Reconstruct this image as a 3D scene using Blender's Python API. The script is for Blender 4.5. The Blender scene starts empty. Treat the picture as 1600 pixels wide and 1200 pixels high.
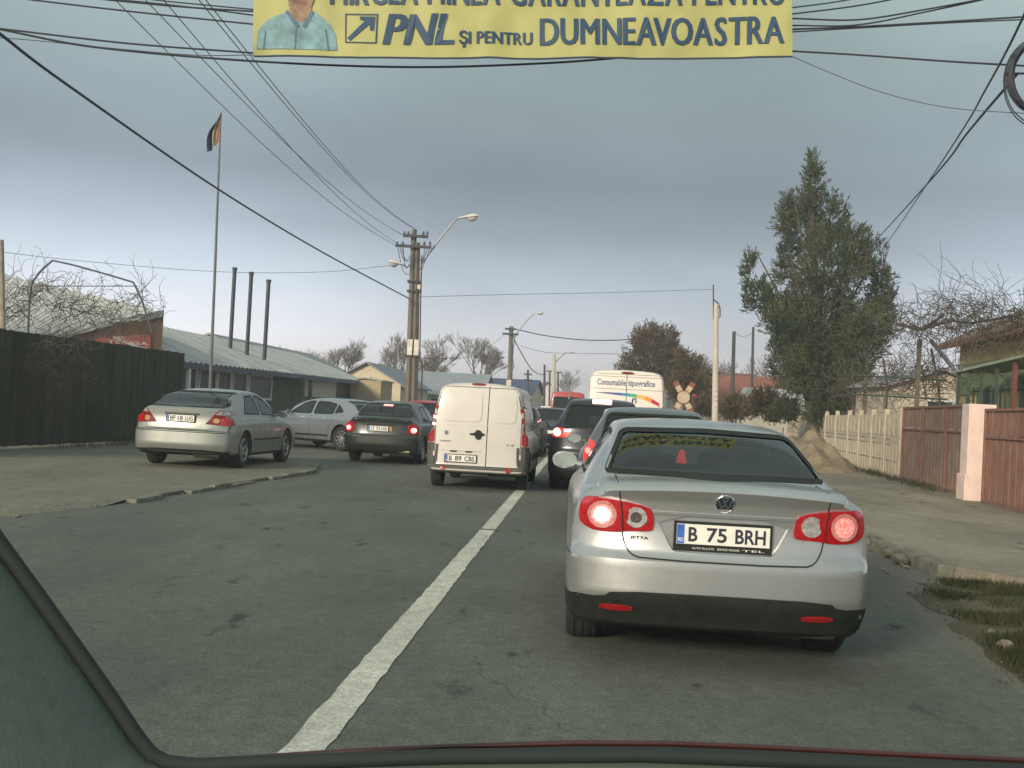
import bpy, bmesh, math, random
from mathutils import Vector, Matrix, noise as mnoise
from mathutils.bvhtree import BVHTree
rnd = random.Random(7)
R = math.radians
sc = bpy.context.scene
COL = sc.collection

# ------------------------------------------------------------------ camera
F = 1800.0            # focal length in photo pixels (photo is 1600 wide)
CAMH = 1.42
PITCH, ROLL = 1.19, 3.0
CAMP = Vector((0, 0, CAMH))
CR = Matrix.Rotation(R(90 + PITCH), 3, 'X') @ Matrix.Rotation(R(ROLL), 3, 'Z')
cam = bpy.data.cameras.new('camera'); cam.sensor_width = 36; cam.lens = 36 * F / 1600
cam.clip_start = 0.05; cam.clip_end = 3000
co = bpy.data.objects.new('camera', cam); COL.objects.link(co)
co.matrix_world = Matrix.Translation(CAMP) @ CR.to_4x4()
sc.camera = co

# ------------------------------------------------------------------ world: hazy winter overcast
SUN_EL, SUN_AZ = 17.0, 212.0      # the low sun stands behind the camera, to the left
w = bpy.data.worlds.new("World"); sc.world = w; w.use_nodes = True
nt = w.node_tree; N = nt.nodes; LK = nt.links
for n in list(N): N.remove(n)
out = N.new('ShaderNodeOutputWorld'); bg = N.new('ShaderNodeBackground'); bg.inputs[1].default_value = 0.1
sky = N.new('ShaderNodeTexSky'); sky.sky_type = 'NISHITA'; sky.sun_disc = False
sky.sun_elevation = R(SUN_EL); sky.sun_rotation = R(SUN_AZ); sky.air_density = 1.6; sky.dust_density = 4
tc = N.new('ShaderNodeTexCoord'); sep = N.new('ShaderNodeSeparateXYZ'); LK.new(tc.outputs['Generated'], sep.inputs[0])
mp = N.new('ShaderNodeMapping'); mp.inputs['Scale'].default_value = (1.2, 1.2, 3.4); mp.inputs['Location'].default_value = (3.1, 0.4, 0.55)
LK.new(tc.outputs['Generated'], mp.inputs[0])
n1 = N.new('ShaderNodeTexNoise'); n1.inputs['Scale'].default_value = 1.7; n1.inputs['Detail'].default_value = 7; n1.inputs['Roughness'].default_value = .5
LK.new(mp.outputs[0], n1.inputs[0])
rm = N.new('ShaderNodeValToRGB'); LK.new(sep.outputs['Z'], rm.inputs[0])
cr = rm.color_ramp
SKYR = [(0.0, (10.6, 9.8, 9.8)), (0.025, (10.4, 9.8, 10.0)), (0.055, (8.4, 8.5, 9.2)), (0.10, (5.6, 6.4, 7.4)), (0.145, (3.2, 3.8, 4.6)), (0.19, (2.1, 2.55, 3.1)),
        (0.25, (2.15, 2.7, 3.0)), (0.33, (2.5, 3.2, 3.2)), (1.0, (3.9, 4.4, 4.2))]
while len(cr.elements) < len(SKYR): cr.elements.new(0.5)
for e, (p, c) in zip(cr.elements, SKYR): e.position = p; e.color = (c[0], c[1], c[2], 1)
mr = N.new('ShaderNodeMapRange'); mr.inputs[1].default_value = .3; mr.inputs[2].default_value = .72; mr.inputs[3].default_value = .74; mr.inputs[4].default_value = 1.28
LK.new(n1.outputs[0], mr.inputs[0])
# heavier cloud bank ahead, brighter cloud to either side
bank = N.new('ShaderNodeVectorMath'); bank.operation = 'DISTANCE'; bank.inputs[1].default_value = (.10, .97, .20); LK.new(tc.outputs['Generated'], bank.inputs[0])
br = N.new('ShaderNodeMapRange'); br.interpolation_type = 'SMOOTHSTEP'; br.inputs[1].default_value = .05; br.inputs[2].default_value = .50; br.inputs[3].default_value = .80; br.inputs[4].default_value = 1.22; LK.new(bank.outputs['Value'], br.inputs[0])
cm = N.new('ShaderNodeMath'); cm.operation = 'MULTIPLY'; LK.new(mr.outputs[0], cm.inputs[0]); LK.new(br.outputs[0], cm.inputs[1])
mul = N.new('ShaderNodeVectorMath'); mul.operation = 'SCALE'; LK.new(rm.outputs[0], mul.inputs[0]); LK.new(cm.outputs[0], mul.inputs['Scale'])
mx = N.new('ShaderNodeMix'); mx.data_type = 'RGBA'; mx.inputs[0].default_value = 0.93
LK.new(sky.outputs[0], mx.inputs[6]); LK.new(mul.outputs[0], mx.inputs[7])
LK.new(mx.outputs[2], bg.inputs[0]); LK.new(bg.outputs[0], out.inputs[0])

sl = bpy.data.lights.new('sun', 'SUN'); sl.energy = 3.3; sl.angle = R(11); sl.color = (1.0, .86, .68)
so = bpy.data.objects.new('sun', sl); COL.objects.link(so)
az = R(SUN_AZ)
sdir = Vector((math.sin(az) * math.cos(R(SUN_EL)), math.cos(az) * math.cos(R(SUN_EL)), math.sin(R(SUN_EL))))
so.rotation_euler = sdir.to_track_quat('Z', 'Y').to_euler()
sc.view_settings.view_transform = 'Standard'; sc.view_settings.look = 'None'
sc.view_settings.exposure = 0.32; sc.view_settings.gamma = 1.0
sc.cycles.max_bounces = 8; sc.cycles.transparent_max_bounces = 16

# ------------------------------------------------------------------ helpers
def P(px, py, Y):
    d = CR @ Vector(((px - 800) / F, (600 - py) / F, -1))
    return CAMP + d * (Y / d.y)
def G(px, py, z=0.0):
    d = CR @ Vector(((px - 800) / F, (600 - py) / F, -1))
    return CAMP + d * ((z - CAMH) / d.z)

MATS = {}
def mat(name, col, rough=.65, metal=0.0, var=.12, scale=6.0, bump=0.0, bscale=None, coat=0.0, col2=None, emit=0.0, ecol=None, spec=.5, detail=6, stretch=None, bands=None):
    if name in MATS: return MATS[name]
    m = bpy.data.materials.new(name); m.use_nodes = True; MATS[name] = m
    t = m.node_tree; b = t.nodes['Principled BSDF']
    b.inputs['Roughness'].default_value = rough; b.inputs['Metallic'].default_value = metal
    b.inputs['Coat Weight'].default_value = coat; b.inputs['Coat Roughness'].default_value = .08
    b.inputs['Specular IOR Level'].default_value = spec
    b.inputs['Base Color'].default_value = (*col, 1)
    tc = t.nodes.new('ShaderNodeTexCoord'); vec = tc.outputs['Object']
    if stretch:
        mp = t.nodes.new('ShaderNodeMapping'); mp.inputs['Scale'].default_value = stretch
        t.links.new(vec, mp.inputs[0]); vec = mp.outputs[0]
    if var > 0 or col2:
        n = t.nodes.new('ShaderNodeTexNoise'); n.inputs['Scale'].default_value = scale; n.inputs['Detail'].default_value = detail; n.inputs['Roughness'].default_value = .62
        t.links.new(vec, n.inputs[0])
        r = t.nodes.new('ShaderNodeValToRGB'); t.links.new(n.outputs[0], r.inputs[0])
        c2 = col2 or tuple(min(1, c * (1 + var)) for c in col); c1 = col if col2 else tuple(c * (1 - var) for c in col)
        r.color_ramp.elements[0].position = .34; r.color_ramp.elements[1].position = .66
        r.color_ramp.elements[0].color = (*c1, 1); r.color_ramp.elements[1].color = (*c2, 1)
        t.links.new(r.outputs[0], b.inputs['Base Color'])
        rr = t.nodes.new('ShaderNodeMapRange'); rr.inputs[3].default_value = max(0, rough - .06); rr.inputs[4].default_value = min(1, rough + .08)
        t.links.new(n.outputs[0], rr.inputs[0]); t.links.new(rr.outputs[0], b.inputs['Roughness'])
    if bump > 0:
        n2 = t.nodes.new('ShaderNodeTexNoise'); n2.inputs['Scale'].default_value = bscale or scale * 4; n2.inputs['Detail'].default_value = 5
        t.links.new(vec, n2.inputs[0])
        bp = t.nodes.new('ShaderNodeBump'); bp.inputs['Strength'].default_value = min(1, bump); bp.inputs['Distance'].default_value = .02
        t.links.new(n2.outputs[0], bp.inputs['Height']); t.links.new(bp.outputs[0], b.inputs['Normal'])
    if emit > 0:
        b.inputs['Emission Color'].default_value = (*(ecol or col), 1); b.inputs['Emission Strength'].default_value = emit
    return m
def glass(name, tint, ior=1.45, rough=.03):
    m = bpy.data.materials.new(name); m.use_nodes = True; MATS[name] = m
    t = m.node_tree; t.nodes.remove(t.nodes['Principled BSDF']); o = t.nodes['Material Output']
    tr = t.nodes.new('ShaderNodeBsdfTransparent'); tr.inputs[0].default_value = (*tint, 1)
    gl = t.nodes.new('ShaderNodeBsdfGlossy'); gl.inputs['Roughness'].default_value = rough; gl.inputs[0].default_value = (.9, .95, .95, 1)
    fr = t.nodes.new('ShaderNodeFresnel'); fr.inputs[0].default_value = ior
    ad = t.nodes.new('ShaderNodeMath'); ad.operation = 'MULTIPLY_ADD'; ad.inputs[1].default_value = .9; ad.inputs[2].default_value = .035; ad.use_clamp = True
    t.links.new(fr.outputs[0], ad.inputs[0])
    mx = t.nodes.new('ShaderNodeMixShader'); t.links.new(ad.outputs[0], mx.inputs[0]); t.links.new(tr.outputs[0], mx.inputs[1]); t.links.new(gl.outputs[0], mx.inputs[2])
    t.links.new(mx.outputs[0], o.inputs[0]); return m

class MB:
    def __init__(s): s.v = []; s.f = []; s.m = []; s.mats = []
    def mi(s, m):
        if m not in s.mats: s.mats.append(m)
        return s.mats.index(m)
    def add(s, vs, fs, m):
        k = len(s.v); i = s.mi(m); s.v += [tuple(v) for v in vs]
        for f in fs: s.f.append(tuple(a + k for a in f)); s.m.append(i)
        return s
    def box(s, c, size, m, rot=None, bev=0.0):
        hx, hy, hz = size[0] / 2, size[1] / 2, size[2] / 2; c = Vector(c)
        if bev > 0:
            bm = bmesh.new(); bmesh.ops.create_cube(bm, size=1)
            for v in bm.verts: v.co = Vector((v.co.x * size[0], v.co.y * size[1], v.co.z * size[2]))
            bmesh.ops.bevel(bm, geom=bm.edges[:], offset=bev, segments=2, affect='EDGES', profile=.6)
            bm.verts.index_update()
            vs = [((rot @ v.co) if rot else v.co) + c for v in bm.verts]; fs = [tuple(v.index for v in f.verts) for f in bm.faces]; bm.free()
            return s.add(vs, fs, m)
        vs = [Vector((x, y, z)) for x in (-hx, hx) for y in (-hy, hy) for z in (-hz, hz)]
        if rot: vs = [rot @ v for v in vs]
        vs = [v + c for v in vs]
        return s.add(vs, [(0, 1, 3, 2), (4, 6, 7, 5), (0, 4, 5, 1), (2, 3, 7, 6), (0, 2, 6, 4), (1, 5, 7, 3)], m)
    def tube(s, pts, r, m, n=6, caps=True):
        pts = [Vector(p) for p in pts]; rs = r if isinstance(r, (list, tuple)) else [r] * len(pts)
        vs = []; up = Vector((0, 0, 1)); prev = None
        for i, p in enumerate(pts):
            d = (pts[min(i + 1, len(pts) - 1)] - pts[max(i - 1, 0)])
            if d.length < 1e-9: d = Vector((0, 0, 1))
            d.normalize()
            if prev is None: a = d.cross(up if abs(d.z) < .9 else Vector((1, 0, 0))).normalized()
            else:
                a = prev - d * prev.dot(d)
                a = a.normalized() if a.length > 1e-6 else d.orthogonal().normalized()
            prev = a; b = d.cross(a)
            for k in range(n):
                t = 2 * math.pi * k / n; vs.append(p + (a * math.cos(t) + b * math.sin(t)) * rs[i])
        fs = [(i * n + k, i * n + (k + 1) % n, (i + 1) * n + (k + 1) % n, (i + 1) * n + k) for i in range(len(pts) - 1) for k in range(n)]
        if caps: fs += [tuple(range(n))[::-1], tuple((len(pts) - 1) * n + k for k in range(n))]
        return s.add(vs, fs, m)
    def lathe(s, prof, m, n=20, mtx=None):   # prof (r,z) about z
        vs = []; fs = []
        for r, z in prof:
            for k in range(n):
                t = 2 * math.pi * k / n; v = Vector((r * math.cos(t), r * math.sin(t), z)); vs.append(mtx @ v if mtx else v)
        for i in range(len(prof) - 1):
            for k in range(n): fs.append((i * n + k, i * n + (k + 1) % n, (i + 1) * n + (k + 1) % n, (i + 1) * n + k))
        return s.add(vs, fs, m)
    def prism(s, poly, vec, m):   # poly: list of 3D points (planar), extruded by vec
        n = len(poly); vec = Vector(vec); a = [Vector(p) for p in poly]; vs = a + [p + vec for p in a]
        fs = [tuple(range(n))[::-1], tuple(range(n, 2 * n))] + [(i, (i + 1) % n, n + (i + 1) % n, n + i) for i in range(n)]
        return s.add(vs, fs, m)
    def mesh(s, name, off=Vector((0, 0, 0)), smooth=None):
        me = bpy.data.meshes.new(name); me.from_pydata([(v[0] - off[0], v[1] - off[1], v[2] - off[2]) for v in s.v], [], s.f)
        for m in s.mats: me.materials.append(m)
        for p, i in zip(me.polygons, s.m): p.material_index = i
        if smooth is not None:
            for p in me.polygons: p.use_smooth = True
            me.update(); me.set_sharp_from_angle(angle=R(smooth))
        me.update(); return me
    def build(s, name, parent=None, world=False, smooth=None):
        off = Vector((0, 0, 0))
        if world and parent is not None:
            q = parent
            while q is not None: off += q.location; q = q.parent
        o = bpy.data.objects.new(name, s.mesh(name, off, smooth)); COL.objects.link(o)
        if parent is not None: o.parent = parent
        return o
def tag(o, label=None, cat=None, group=None, kind=None):
    if label: o['label'] = label
    if cat: o['category'] = cat
    if group: o['group'] = group
    if kind: o['kind'] = kind
    return o
def thing(name, label, cat, loc=(0, 0, 0), rz=0.0, group=None):
    o = bpy.data.objects.new(name, None); COL.objects.link(o); o.location = loc; o.rotation_euler = (0, 0, R(rz)); o.empty_display_size = .2
    return tag(o, label, cat, group)
def fin(o, bevel=.0):
    return o
def chaikin(pts, n=2, closed=True):
    for _ in range(n):
        q = []; L = len(pts)
        for i in range(L if closed else L - 1):
            a, b = pts[i], pts[(i + 1) % L]
            q.append((a[0] * .75 + b[0] * .25, a[1] * .75 + b[1] * .25)); q.append((a[0] * .25 + b[0] * .75, a[1] * .25 + b[1] * .75))
        if not closed: q = [pts[0]] + q + [pts[-1]]
        pts = q
    return pts
def pchip(keys):
    xs = [k[0] for k in keys]; ys = [k[1] for k in keys]; n = len(xs)
    h = [xs[i + 1] - xs[i] for i in range(n - 1)]; d = [(ys[i + 1] - ys[i]) / h[i] for i in range(n - 1)]
    m = [d[0]] + [0 if d[i - 1] * d[i] <= 0 else 2 * d[i - 1] * d[i] / (d[i - 1] + d[i]) for i in range(1, n - 1)] + [d[-1]]
    def f(x):
        if x <= xs[0]: return ys[0]
        if x >= xs[-1]: return ys[-1]
        i = max(j for j in range(n - 1) if xs[j] <= x); t = (x - xs[i]) / h[i]
        return (2*t**3 - 3*t*t + 1) * ys[i] + (t**3 - 2*t*t + t) * h[i] * m[i] + (-2*t**3 + 3*t*t) * ys[i + 1] + (t**3 - t*t) * h[i] * m[i + 1]
    return f
_txt = {}
def text_geo(body, bold=0.0, shear=0.0):
    key = (body, bold, shear)
    if key in _txt: return _txt[key]
    c = bpy.data.curves.new('t', 'FONT'); c.body = body; c.size = 1; c.offset = bold; c.shear = shear; c.resolution_u = 3; c.fill_mode = 'FRONT'
    o = bpy.data.objects.new('t', c); COL.objects.link(o); bpy.context.view_layer.update()
    me = bpy.data.meshes.new_from_object(o.evaluated_get(bpy.context.evaluated_depsgraph_get()))
    vs = [(v.co.x, v.co.y) for v in me.vertices]; fs = [tuple(p.vertices) for p in me.polygons]
    bpy.data.objects.remove(o); bpy.data.meshes.remove(me)
    x0 = min(v[0] for v in vs); x1 = max(v[0] for v in vs); y0 = min(v[1] for v in vs); y1 = max(v[1] for v in vs)
    vs = [((v[0] - x0) / (x1 - x0), (v[1] - y0) / (y1 - y0)) for v in vs]
    _txt[key] = (vs, fs); return _txt[key]
_raw = {}
def glyph(ch, bold, shear):
    k = (ch, bold, shear)
    if k not in _raw:
        c = bpy.data.curves.new('t', 'FONT'); c.body = ch; c.size = 1; c.offset = bold; c.shear = shear; c.resolution_u = 3; c.fill_mode = 'FRONT'
        o = bpy.data.objects.new('t', c); COL.objects.link(o); bpy.context.view_layer.update()
        me = bpy.data.meshes.new_from_object(o.evaluated_get(bpy.context.evaluated_depsgraph_get()))
        vs = [(v.co.x, v.co.y) for v in me.vertices]; fs = [tuple(p.vertices) for p in me.polygons]
        bpy.data.objects.remove(o); bpy.data.meshes.remove(me); x0 = min(v[0] for v in vs); x1 = max(v[0] for v in vs)
        _raw[k] = ([(a - x0, b) for a, b in vs], fs, x1 - x0)
    return _raw[k]
def word_geo(body, bold=0.0, shear=0.0, gap=.10, space=.32):
    """letters laid out one by one; returns vertices with u in 0..1 and v=0 baseline, v=1 cap height"""
    cap = max(b for a, b in glyph('H', bold, 0)[0]); V = []; Fs = []; x = 0; prev = ''
    for ch in body:
        if ch == ' ': x += space; continue
        x -= dict(AV=.17, VO=.07, OA=.05, EA=.03, TR=.02, RA=.05, LA=.05, TE=.03, MI=-.03, MN=-.04, UM=-.02, AZ=.02).get(prev + ch, 0)
        g, f, w_ = glyph(ch, bold, shear); k = len(V); V += [(x + a, b / cap) for a, b in g]; Fs += [tuple(i + k for i in q) for q in f]; x += w_ - (shear * .35 if shear else 0) + gap; prev = ch
    m = max(a for a, b in V); return [(a / m, b) for a, b in V], Fs
def text(mb, body, fn, m, bold=0.0, shear=0.0):
    vs, fs = text_geo(body, bold, shear); mb.add([fn(a, b) for a, b in vs], fs, m)
# ------------------------------------------------------------------ materials
M = dict(
 asphalt=None,
 rubber=mat('rubber', (.018, .018, .018), .85, var=.3, scale=9, bump=.3),
 black=mat('black_plastic', (.014, .018, .015), .7, var=.3, scale=14, spec=.3),
 interior=mat('dark_interior', (.06, .072, .066), .9, var=.2),
 seat=mat('seat_cloth', (.05, .062, .058), .95, var=.25, scale=20),
 rim=mat('alloy', (.42, .43, .43), .38, .8, var=.2, scale=14),
 chrome=mat('chrome', (.75, .76, .78), .12, 1.0, var=.05),
 plate=mat('plate_white', (.72, .72, .66), .45, var=.06, scale=20),
 ink=mat('plate_ink', (.02, .02, .035), .5, var=0),
 eu=mat('plate_blue', (.03, .12, .45), .45, var=.1),
 red=mat('lens_red', (.34, .008, .012), .14, var=.25, scale=30, coat=.8),
 dred=mat('lens_dark_red', (.16, .01, .012), .16, var=.2, scale=30, coat=.8),
 lred=mat('lens_lit_red', (.6, .02, .02), .2, var=.3, scale=60, emit=.45, ecol=(1, .06, .05)), smoke=mat('lens_smoke', (.12, .10, .10), .15, .4, var=.4, scale=60, coat=.6), pinkhot=mat('lens_lit_pattern', (.75, .06, .05), .2, var=.1, scale=85, col2=(1, .62, .58), emit=.55, ecol=(1, .12, .10), coat=.8),
 pink=mat('lens_reflector', (.62, .16, .15), .15, .3, scale=75, coat=.8, col2=(.75, .42, .40)),
 white_lamp=mat('lamp_glow', (1, .8, .8), .3, var=0, emit=4, ecol=(1, .62, .56)),
 hot=mat('lamp_hot', (1, .6, .6), .3, var=0, emit=1.5, ecol=(1, .2, .2)),
 clear=mat('lens_clear', (.55, .53, .52), .12, .5, var=.35, scale=45, coat=.8),
 amber=mat('lens_amber', (.42, .25, .1), .2, var=.2, coat=.5),
 seam=mat('panel_gap', (.02, .02, .02), .9, var=0),
)
for m_ in ('rubber', 'black'): pass
GL = glass('tinted_glass', (.33, .45, .40)); GLD = glass('dark_glass', (.10, .14, .13))
def paint(name, col, metal=.0, rough=.32, dirt=.3, coat=.6, dcol=(.16, .14, .11)):
    m = bpy.data.materials.new(name); m.use_nodes = True; t = m.node_tree; b = t.nodes['Principled BSDF']
    b.inputs['Metallic'].default_value = metal; b.inputs['Coat Weight'].default_value = coat; b.inputs['Coat Roughness'].default_value = .12
    tc = t.nodes.new('ShaderNodeTexCoord')
    n = t.nodes.new('ShaderNodeTexNoise'); n.inputs['Scale'].default_value = 3.5; n.inputs['Detail'].default_value = 8; n.inputs['Roughness'].default_value = .7
    t.links.new(tc.outputs['Object'], n.inputs[0])
    nr = t.nodes.new('ShaderNodeMapRange'); nr.inputs[1].default_value = .3; nr.inputs[2].default_value = .75; t.links.new(n.outputs[0], nr.inputs[0])
    mu = nr
    m2 = t.nodes.new('ShaderNodeMath'); m2.operation = 'MULTIPLY'; m2.inputs[1].default_value = dirt; t.links.new(mu.outputs[0], m2.inputs[0])
    mx = t.nodes.new('ShaderNodeMix'); mx.data_type = 'RGBA'; t.links.new(m2.outputs[0], mx.inputs[0]); mx.inputs[6].default_value = (*col, 1); mx.inputs[7].default_value = (*dcol, 1)
    t.links.new(mx.outputs[2], b.inputs['Base Color'])
    rr = t.nodes.new('ShaderNodeMapRange'); rr.inputs[3].default_value = rough; rr.inputs[4].default_value = rough + .15; t.links.new(mu.outputs[0], rr.inputs[0]); t.links.new(rr.outputs[0], b.inputs['Roughness'])
    return m

# ------------------------------------------------------------------ vehicles
def grid_panel(outline, step):
    """2-D outline -> triangulated-free grid pieces (bmesh in xy)"""
    bm = bmesh.new(); vs = [bm.verts.new((a, b, 0)) for a, b in outline]
    bm.faces.new(vs); xs = [a for a, b in outline]; ys = [b for a, b in outline]
    for ax, lo, hi in ((0, min(xs), max(xs)), (1, min(ys), max(ys))):
        k = math.ceil(lo / step) * step
        while k < hi:
            if k - lo > 1e-4 and hi - k > 1e-4:
                co_ = [0, 0, 0]; no_ = [0, 0, 0]; co_[ax] = k; no_[ax] = 1
                bmesh.ops.bisect_plane(bm, geom=bm.verts[:] + bm.edges[:] + bm.faces[:], plane_co=co_, plane_no=no_, dist=1e-6)
            k += step
    return bm
def caster(bvh, view):
    dirs = dict(rear=((0, 1, 0)), front=((0, -1, 0)), left=((1, 0, 0)), right=((-1, 0, 0)), top=((0, 0, -1)))
    d = Vector(dirs[view])
    def f(a, b):
        o = dict(rear=Vector((a, -3, b)), front=Vector((a, 9, b)), left=Vector((-4, a, b)), right=Vector((4, a, b)), top=Vector((a, b, 5)))[view]
        h = bvh.ray_cast(o, d)
        if h[0] is None:
            h2 = bvh.find_nearest(o + d * 3 if view in('rear',) else o); n = h2[1]
            return h2[0], (n if n.dot(d) < 0 else -n)
        n = h[1]; return h[0], (n if n.dot(d) < 0 else -n)
    return f, d
def panel(mb, bvh, view, outline, m, t=.003, step=.06, sink=.008, shape=None):
    """a thin skin of thickness t that follows the body surface inside a 2-D outline"""
    f, d = caster(bvh, view)
    bm = grid_panel(outline, step); idx = {}; vs = []; tv = {}
    bm.verts.ensure_lookup_table()
    for v in bm.verts:
        h, n = f(v.co.x, v.co.y); tt = t if shape is None else t + shape(v.co.x, v.co.y)
        idx[v] = len(vs); vs.append(h + n * tt)
    fs = []
    for fc in bm.faces:
        q = [idx[v] for v in fc.verts]
        a, b, c = (Vector(vs[q[0]]), Vector(vs[q[1]]), Vector(vs[q[2]]))
        if (b - a).cross(c - a).dot(d) > 0: q = q[::-1]
        fs.append(tuple(q))
    for e in bm.edges:
        if len(e.link_faces) == 1:
            a, b = e.verts; k = len(vs)
            for v in (a, b):
                h, n = f(v.co.x, v.co.y); vs.append(h - n * sink)
            fs.append((idx[a], idx[b], k + 1, k))
    bm.free(); mb.add(vs, fs, m)
def strip(mb, bvh, view, line, wd, m, t=.002, closed=False, step=.05):
    """thin band along a 2-D polyline, conformed to the body"""
    f, d = caster(bvh, view); pts = list(line)
    if closed: pts = pts + [pts[0]]
    q = [pts[0]]
    for a, b in zip(pts, pts[1:]):
        L = math.hypot(b[0] - a[0], b[1] - a[1]); k = max(1, int(L / step))
        for i in range(1, k + 1): q.append((a[0] + (b[0] - a[0]) * i / k, a[1] + (b[1] - a[1]) * i / k))
    vs = []
    for i, p in enumerate(q):
        a = q[max(i - 1, 0)]; b = q[min(i + 1, len(q) - 1)]
        if closed and i in (0, len(q) - 1): a = q[-2]; b = q[1]
        dx, dy = b[0] - a[0], b[1] - a[1]; L = math.hypot(dx, dy) or 1
        nx, ny = -dy / L * wd / 2, dx / L * wd / 2
        for s_ in (-1, 1):
            h, n = f(p[0] + nx * s_, p[1] + ny * s_); vs.append(h + n * t)
    fs = []
    for i in range(len(q) - 1):
        g = [2 * i, 2 * i + 1, 2 * i + 3, 2 * i + 2]
        a, b, c = vs[g[0]], vs[g[1]], vs[g[2]]
        if (b - a).cross(c - a).dot(d) > 0: g = g[::-1]
        fs.append(tuple(g))
    mb.add(vs, fs, m)
SIDE = pchip([(0, .90), (.04, .955), (.12, .982), (.3, .995), (.5, 1.0), (.65, 1.0), (.8, .988), (.9, .972), (.96, .952), (1.0, .925)])
FR = [0, .3, .55, .75, .88, .96]
def body_mesh(S):
    K = S['keys']; L = S['L']; nl = S.get('levels', 22)
    fw, fzb, fzs, fzr, fwr = [pchip([(k[0], k[i]) for k in K]) for i in range(1, 6)]
    rp = pchip(S['rear']); fp = pchip(S['front']); rc = S.get('rc', .12); fc = S.get('fc', .16); pw = S.get('rpow', 4.0)
    ys = [0, .012, .03, .06, .1]; st = S.get('step', .07); y = .1
    while y < L - .1 - st: y += st; ys.append(y)
    ys += [L - .1, L - .06, L - .03, L - .012, L]
    def inset(y):
        e = min(y, L - y); return {True: 0}.get(e >= .1, .05 * (1 - e / .1) ** 2.2)
    rings = []
    crown = S.get('crown', .025)
    for y in ys:
        w, zb, zs, zr, wr = fw(y), fzb(y), fzs(y), fzr(y), fwr(y); h = max(.03, zr - zs); f = min(S.get('fil', .07), h * .4)
        side = [(w * SIDE(i / nl), zb + (zs - zb) * i / nl) for i in range(nl + 1)]
        x0 = side[-1][0] - .012; z0 = zs + .008
        for k in range(0, 8):
            t = k / 7; b = math.sin(t * math.pi) * .018 * min(1, h / .3)
            side.append((x0 + (wr - x0) * t + b, z0 + (zr - f - z0) * t))
        side += [(wr - .18 * f, zr - .6 * f), (wr - .5 * f, zr - .27 * f), (wr - 1.0 * f, zr - .1 * f)]
        q = inset(y); hc = (zb + zr) / 2
        bot = [(side[0][0] * a, zb) for a in FR]
        xl = side[-1][0] - .3 * f; zl = side[-1][1] + .06 * f
        top = [(xl * a, zr + crown * (1 - a * a) * min(1, 1)) for a in FR[::-1]]
        half = bot + side + top
        half = [(x * (1 - q / max(w, .1)), hc + (z - hc) * (1 - q * .55 / (zr - hc))) for x, z in half]
        rings.append((y, half))
    nb = len(FR); n = len(rings[0][1])
    vs = []; fs = []
    def dfm(x, y, z):
        W = S['W'] / 2; a = min(1, abs(x) / W)
        D = S.get('D', .75)
        if y < D: y = y + (1 - y / D) ** 1.6 * (rp(z) + rc * a ** pw + .02 * a * a)
        if L - y < D: y = y - (1 - (L - y) / D) ** 1.6 * (fp(z) + fc * a ** 3)
        return (x, y, z)
    ring_idx = []
    for y, half in rings:
        row = []
        for x, z in half: row.append(len(vs)); vs.append(dfm(x, y, z))
        for x, z in half[1:-1][::-1]: row.append(len(vs)); vs.append(dfm(-x, y, z))
        ring_idx.append(row)
    m = len(ring_idx[0])
    for a, b in zip(ring_idx, ring_idx[1:]):
        for k in range(m): fs.append((a[k], b[k], b[(k + 1) % m], a[(k + 1) % m]))
    for (y, half), row, fl in ((rings[0], ring_idx[0], False), (rings[-1], ring_idx[-1], True)):
        lo, hi = nb, n - nb - 1          # side indices
        def at(i, c):                    # c from -nb..nb ; edge points at +-nb
            if abs(c) == nb: return row[i] if c > 0 else row[(m - i) % m]
            x = half[i][0] * FR[abs(c)] * (1 if c > 0 else -1); return ('n', i, c, x, half[i][1])
        cache = {}
        def vid(i, c):
            if i == lo and abs(c) < nb:
                j = abs(c); return row[j] if c >= 0 else row[(m - j) % m]
            if i == hi and abs(c) < nb:
                j = n - 1 - abs(c); return row[j] if c >= 0 else row[(m - j) % m]
            g = at(i, c)
            if isinstance(g, tuple):
                if (i, c) not in cache: cache[(i, c)] = len(vs); vs.append(dfm(g[3], y, g[4]))
                return cache[(i, c)]
            return g
        for i in range(lo, hi):
            for c in range(-nb, nb):
                q = (vid(i, c), vid(i, c + 1), vid(i + 1, c + 1), vid(i + 1, c))
                fs.append(q[::-1] if fl else q)
    return vs, fs
def tmp_obj(vs, fs, mats):
    me = bpy.data.meshes.new('tmp'); me.from_pydata([tuple(v) for v in vs], [], fs)
    for m in mats: me.materials.append(m)
    bm = bmesh.new(); bm.from_mesh(me); bmesh.ops.recalc_face_normals(bm, faces=bm.faces); bm.to_mesh(me); bm.free()
    o = bpy.data.objects.new('tmp', me); COL.objects.link(o); return o
def carve(vs, fs, bodymat, cutters, name, sill=None):
    o = tmp_obj(vs, fs, [bodymat]); tmp = [o]
    for cv, cf, cm in cutters:
        c = tmp_obj(cv, cf, [cm]); tmp.append(c)
        md = o.modifiers.new('b', 'BOOLEAN'); md.object = c; md.operation = 'DIFFERENCE'; md.solver = 'EXACT'; md.material_mode = 'TRANSFER'
    bpy.context.view_layer.update()
    me = bpy.data.meshes.new_from_object(o.evaluated_get(bpy.context.evaluated_depsgraph_get())); me.name = name
    for t_ in tmp:
        d = t_.data; bpy.data.objects.remove(t_); bpy.data.meshes.remove(d)
    for p in me.polygons: p.use_smooth = True
    me.set_sharp_from_angle(angle=R(32)); me.update()
    if sill:
        me.materials.append(sill[1]); k = len(me.materials) - 1
        for p in me.polygons:
            if p.center.z < sill[0]: p.material_index = k
    return me
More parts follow.
